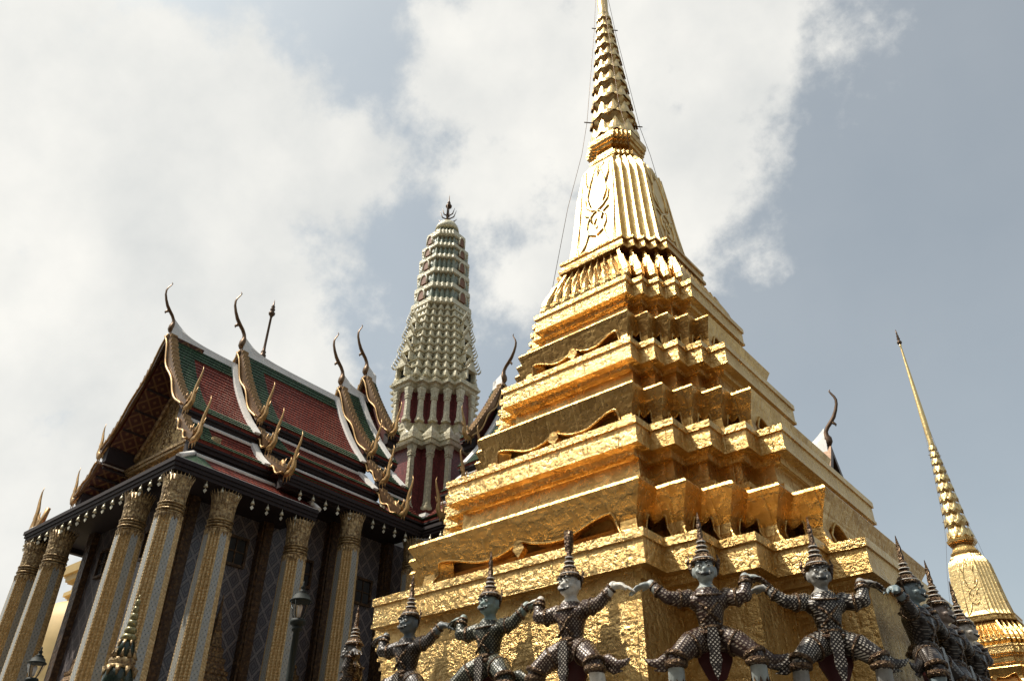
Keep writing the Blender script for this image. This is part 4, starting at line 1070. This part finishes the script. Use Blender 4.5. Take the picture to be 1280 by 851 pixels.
for i in range(6):
    h = (38.3 - zt) / (6 - i) * (1.12 if i < 3 else 1.0) if i < 5 else 38.3 - zt
    w = wpr(zt); w1 = wpr(zt + h); s_ = .13 * w
    mb = MB(); redent(mb, [(zt, w - .06), (zt + .05, w + .02), (zt + .3 * h, w + .0), (zt + .31 * h, w - .05), (zt + .36 * h, w - .05), (zt + .37 * h, w1 - .17), (zt + h, w1 - .15)], s=s_, n=4); o = pp_(mb, 'ribbed_tier', PRANG)
    mb = MB(); petal_row(mb, lambda z: (w - .13) + (w1 - w) * (z - zt) / h, s_, 4, zt + .36 * h, zt + h * .99, 4, .07, rows=6, cols=5, sharp=4); mb.build('green_blades', PRANG_G, o)
    for r in range(4 if i < 5 else 0):
        f = lambda a, d, z: (*rot4((a, -(w - .10 + d)), r), z)
        mb = MB(); wd = .27 * w / 2; zc = zt + .38 * h; hh = h * .5
        arch = [(-wd, zc), (wd, zc)] + [(wd * math.cos(PI * q / 8), zc + hh * .5 + hh * .5 * math.sin(PI * q / 8)) for q in range(9)]
        mb.prism(arch, lambda a, b, d: f(a, d + .07, b), .16); k = mb.build('arched_medallion', TERRA, o)
        fr = MB(); fr.tube([f(-wd * 1.2, .16, zc - .02)] + [f(-wd * 1.2 * math.cos(PI * q / 8), .16, zc + hh * .5 + hh * .62 * math.sin(PI * q / 8)) for q in range(9)] + [f(wd * 1.2, .16, zc - .02)], .05, 5); fr.build('arch_frame', PRANG, k)
    zt += h
mb = MB(); mb.lathe([(.80, 38.15), (.74, 38.4), (.6, 38.58), (.42, 38.72), (.24, 38.82), (.12, 38.9), (.06, 38.95)], 20); pp_(mb, 'dome_cap', PRANG)
mb = MB(); mb.tube([(0, 0, 38.7), (0, 0, 40.6)], .05, 8); mb.lathe([(.05, 40.1), (.2, 40.2), (.22, 40.3), (.08, 40.5), (.12, 40.55), (.04, 40.75), (.01, 41.3)], 10)
for k in range(4):
    c, sn = math.cos(k * PI / 2 + .6), math.sin(k * PI / 2 + .6)
    for zq, l, hgt in ((38.85, .62, .25), (39.1, .55, .75), (39.4, .42, .7)): mb.tube([(0, 0, zq), (c * l * .7, sn * l * .7, zq + hgt * .3), (c * l, sn * l, zq + hgt)], [.05, .045, .01], 5)
pp_(mb, 'trident_finial', BRONZE)

# ------------------------------------------------------------------ far things
def at_ray(x, y, z): return (x, y, z)
far = thing('far_stupa', 'smooth pale gold stupa seen between the left columns behind the temple', 'stupa', (-57.2, 25.0, 0))
CREAM = simple('pale_gold_render', (.55, .39, .16), .6, .1, .08, 2, .1)
mb = MB(); mb.lathe([(9, 0), (9, 4), (8, 4.1), (7.6, 7), (6.4, 7.4), (5.9, 9), (5.2, 9.3), (4.9, 12), (4.7, 14), (4.3, 15.6), (3.6, 16.6), (2.9, 17.0)], 48); mb.build('bell', CREAM, far)
mb = MB(); redent(mb, [(16.9, 2.0), (17.3, 2.0), (17.32, 1.75), (17.9, 1.75), (17.92, 2.0), (18.2, 2.0), (18.22, 1.7), (18.9, 1.7), (18.92, 2.1), (19.3, 2.15), (19.32, 2.35), (19.9, 2.4), (19.92, 2.2)], n=1, s=.3); mb.build('square_throne', CREAM, far)
mb = MB(); mb.lathe([(1.6, 19.9), (1.5, 21), (1.2, 23), (.6, 27), (.2, 31), (.02, 33)], 24); mb.build('ringed_spire', CREAM, far)
sp = thing('spire_mast', 'thin dark spear tipped spire rising behind the temple ridge', 'spire', (-60.9, 35, 0))
mb = MB(); mb.lathe([(2.2, 0), (2.0, 10), (1.4, 24), (.9, 34), (.55, 42), (.38, 44.0), (.36, 44.1)], 16); mb.build('tapering_body', BRONZE, sp)
mb = MB(); mb.lathe([(.20, 44), (.30, 44.2), (.30, 44.5), (.18, 44.6), (.26, 44.8), (.16, 45.0), (.125, 45.5), (.11, 49.0), (.16, 49.05), (.11, 49.2)], 12); mb.build('shaft', BRONZE, sp)
mb = MB(); mb.lathe([(.10, 49.1), (.30, 49.3), (.33, 49.5), (.14, 49.7), (.22, 49.8), (.25, 49.95), (.15, 50.15), (.2, 50.25), (.1, 50.5), (.01, 51.2)], 12); mb.build('spearhead', BRONZE, sp)

def lamp(x, y, zc, lab, size=.82):
    t = thing('street_lamp', lab, 'lamp', (x, y, 0), 0, 'street lamps in front of the temple')
    GRN = bpy.data.materials.get('green_painted_iron') or simple('green_painted_iron', (.003, .008, .005), .7, 0, .2, 10)
    m = MB(); m.lathe([(.28, 0), (.28, .3), (.18, .4), (.14, 1.0), (.10, 1.2), (.085, zc - 1.2), (.075, zc - .55), (.12, zc - .53), (.14, zc - .46), (.09, zc - .42), (.18, zc - .38), (.20, zc - .32), (.17, zc - .26), (.12, zc - .25)], 16); m.build('post', GRN, t)
    m = MB(); m.lathe([(.10, zc - .24), (.17, zc - .12), (.235, zc + .08), (.25, zc + .16)], 16, cap=False); gl = m.build('lantern_glass', GLASS, t)
    m = MB()
    for k in range(4):
        c, s_ = math.cos(k * PI / 2 + .4), math.sin(k * PI / 2 + .4); m.tube([(c * .12, s_ * .12, zc - .25), (c * .185, s_ * .185, zc - .12), (c * .255, s_ * .255, zc + .17)], .012, 5)
    m.build('lantern_rib', GRN, t)
    m = MB(); m.lathe([(.035, zc - .2), (.05, zc - .05), (.06, zc + .05), (.03, zc + .1)], 10); m.build('bulb', WHITE, t)
    m = MB(); m.lathe([(.27, zc + .16), (.28, zc + .19), (.25, zc + .22), (.22, zc + .23), (.20, zc + .31), (.12, zc + .38), (.13, zc + .40), (.06, zc + .44), (.055, zc + .5), (.07, zc + .52), (.02, zc + .58), (.03, zc + .62), (.006, zc + .68)], 16); m.build('lamp_cap', GRN, t)
    t.scale = (size, size, 1)
    for o in t.children:
        for v in o.data.vertices:
            if v.co.z > zc - .56: v.co.z = zc + (v.co.z - zc) * size
def glassm():
    m = Mat('lamp_glass'); m.base((.8, .78, .78)); m.set(rough=.03); m.b.inputs['Transmission Weight'].default_value = 1.0; m.b.inputs['IOR'].default_value = 1.05; m.b.inputs['Alpha'].default_value = .35; return m.m
GLASS = glassm()
lamp(-13.9, 10.0, 6.3, 'green iron lamp post with a glass lantern standing between the side columns')
lamp(-23.3, 9.0, 6.2, 'dark lamp post top at the bottom edge below the leftmost columns')
def mosaic_spire():
    t = thing('mosaic_spire', 'small dark green spire with gold petal collars before the porch columns', 'ornament', (-18.75, 9.0, 0))
    GR = simple('dark_green_mosaic', (.02, .035, .025), .25, 0, .4, 30, .3); GO = bpy.data.materials['gilt_carving']
    m = MB(); m.lathe([(1.1, 0), (1.1, .6), (.9, .7), (.8, 2.2), (.6, 2.4), (.55, 3.6), (.46, 4.6), (.42, 4.9), (.40, 5.05)], 20); m.build('stand', GR, t)
    m = MB(); m.lathe([(.36, 5.05), (.31, 5.5), (.28, 5.62)], 16); m.lathe([(.24, 5.82), (.17, 6.12), (.14, 6.2)], 16); m.build('green_bell', GR, t)
    m = MB(); m.lathe([(.30, 5.6), (.31, 5.66), (.26, 5.70), (.29, 5.74), (.27, 5.82), (.2, 5.84)], 16)
    for (z0, dz, r0, n_) in ((5.62, -.2, .31, 10), (5.82, .2, .25, 10), (6.2, -.14, .17, 8)):
        for k in range(n_):
            th = 2 * PI * k / n_; m.tube([(r0 * math.cos(th), r0 * math.sin(th), z0), ((r0 - dz * .15) * math.cos(th), (r0 - dz * .15) * math.sin(th), z0 + dz)], [.07 * r0 / .3, .004], 5)
    m.build('gold_collar', GO, t)
    m = MB(); z = 6.2; r = .17
    for k in range(6):
        m.lathe([(r * .7, z), (r, z + .05), (r * .95, z + .12), (r * .6, z + .16)], 12); z += .155; r *= .80
    m.lathe([(r * .7, z), (.005, z + .12)], 8); m.build('ringed_tip', bpy.data.materials['green_gold_ring'] if 'green_gold_ring' in bpy.data.materials else simple('green_gold_ring', (.25, .22, .10), .3, .4, .5, 25, .3), t)
mosaic_spire()

# the prang's corners stand nearer than its axis: settle the stages to the heights they have on the corners
def prz(z):
    pts = [(0, 2.1), (26, 2.1), (29, 1.9), (32, 1.55), (37, 1.15), (38.6, .35), (42, .2)]
    for (z0, a), (z1, b) in zip(pts, pts[1:]):
        if z <= z1: r = a + (b - a) * (z - z0) / (z1 - z0); break
    return 1.6 + (z - 1.6) * (1 - r / 40.6)
for o in prang.children_recursive:
    for v in o.data.vertices: v.co.z = prz(v.co.z)
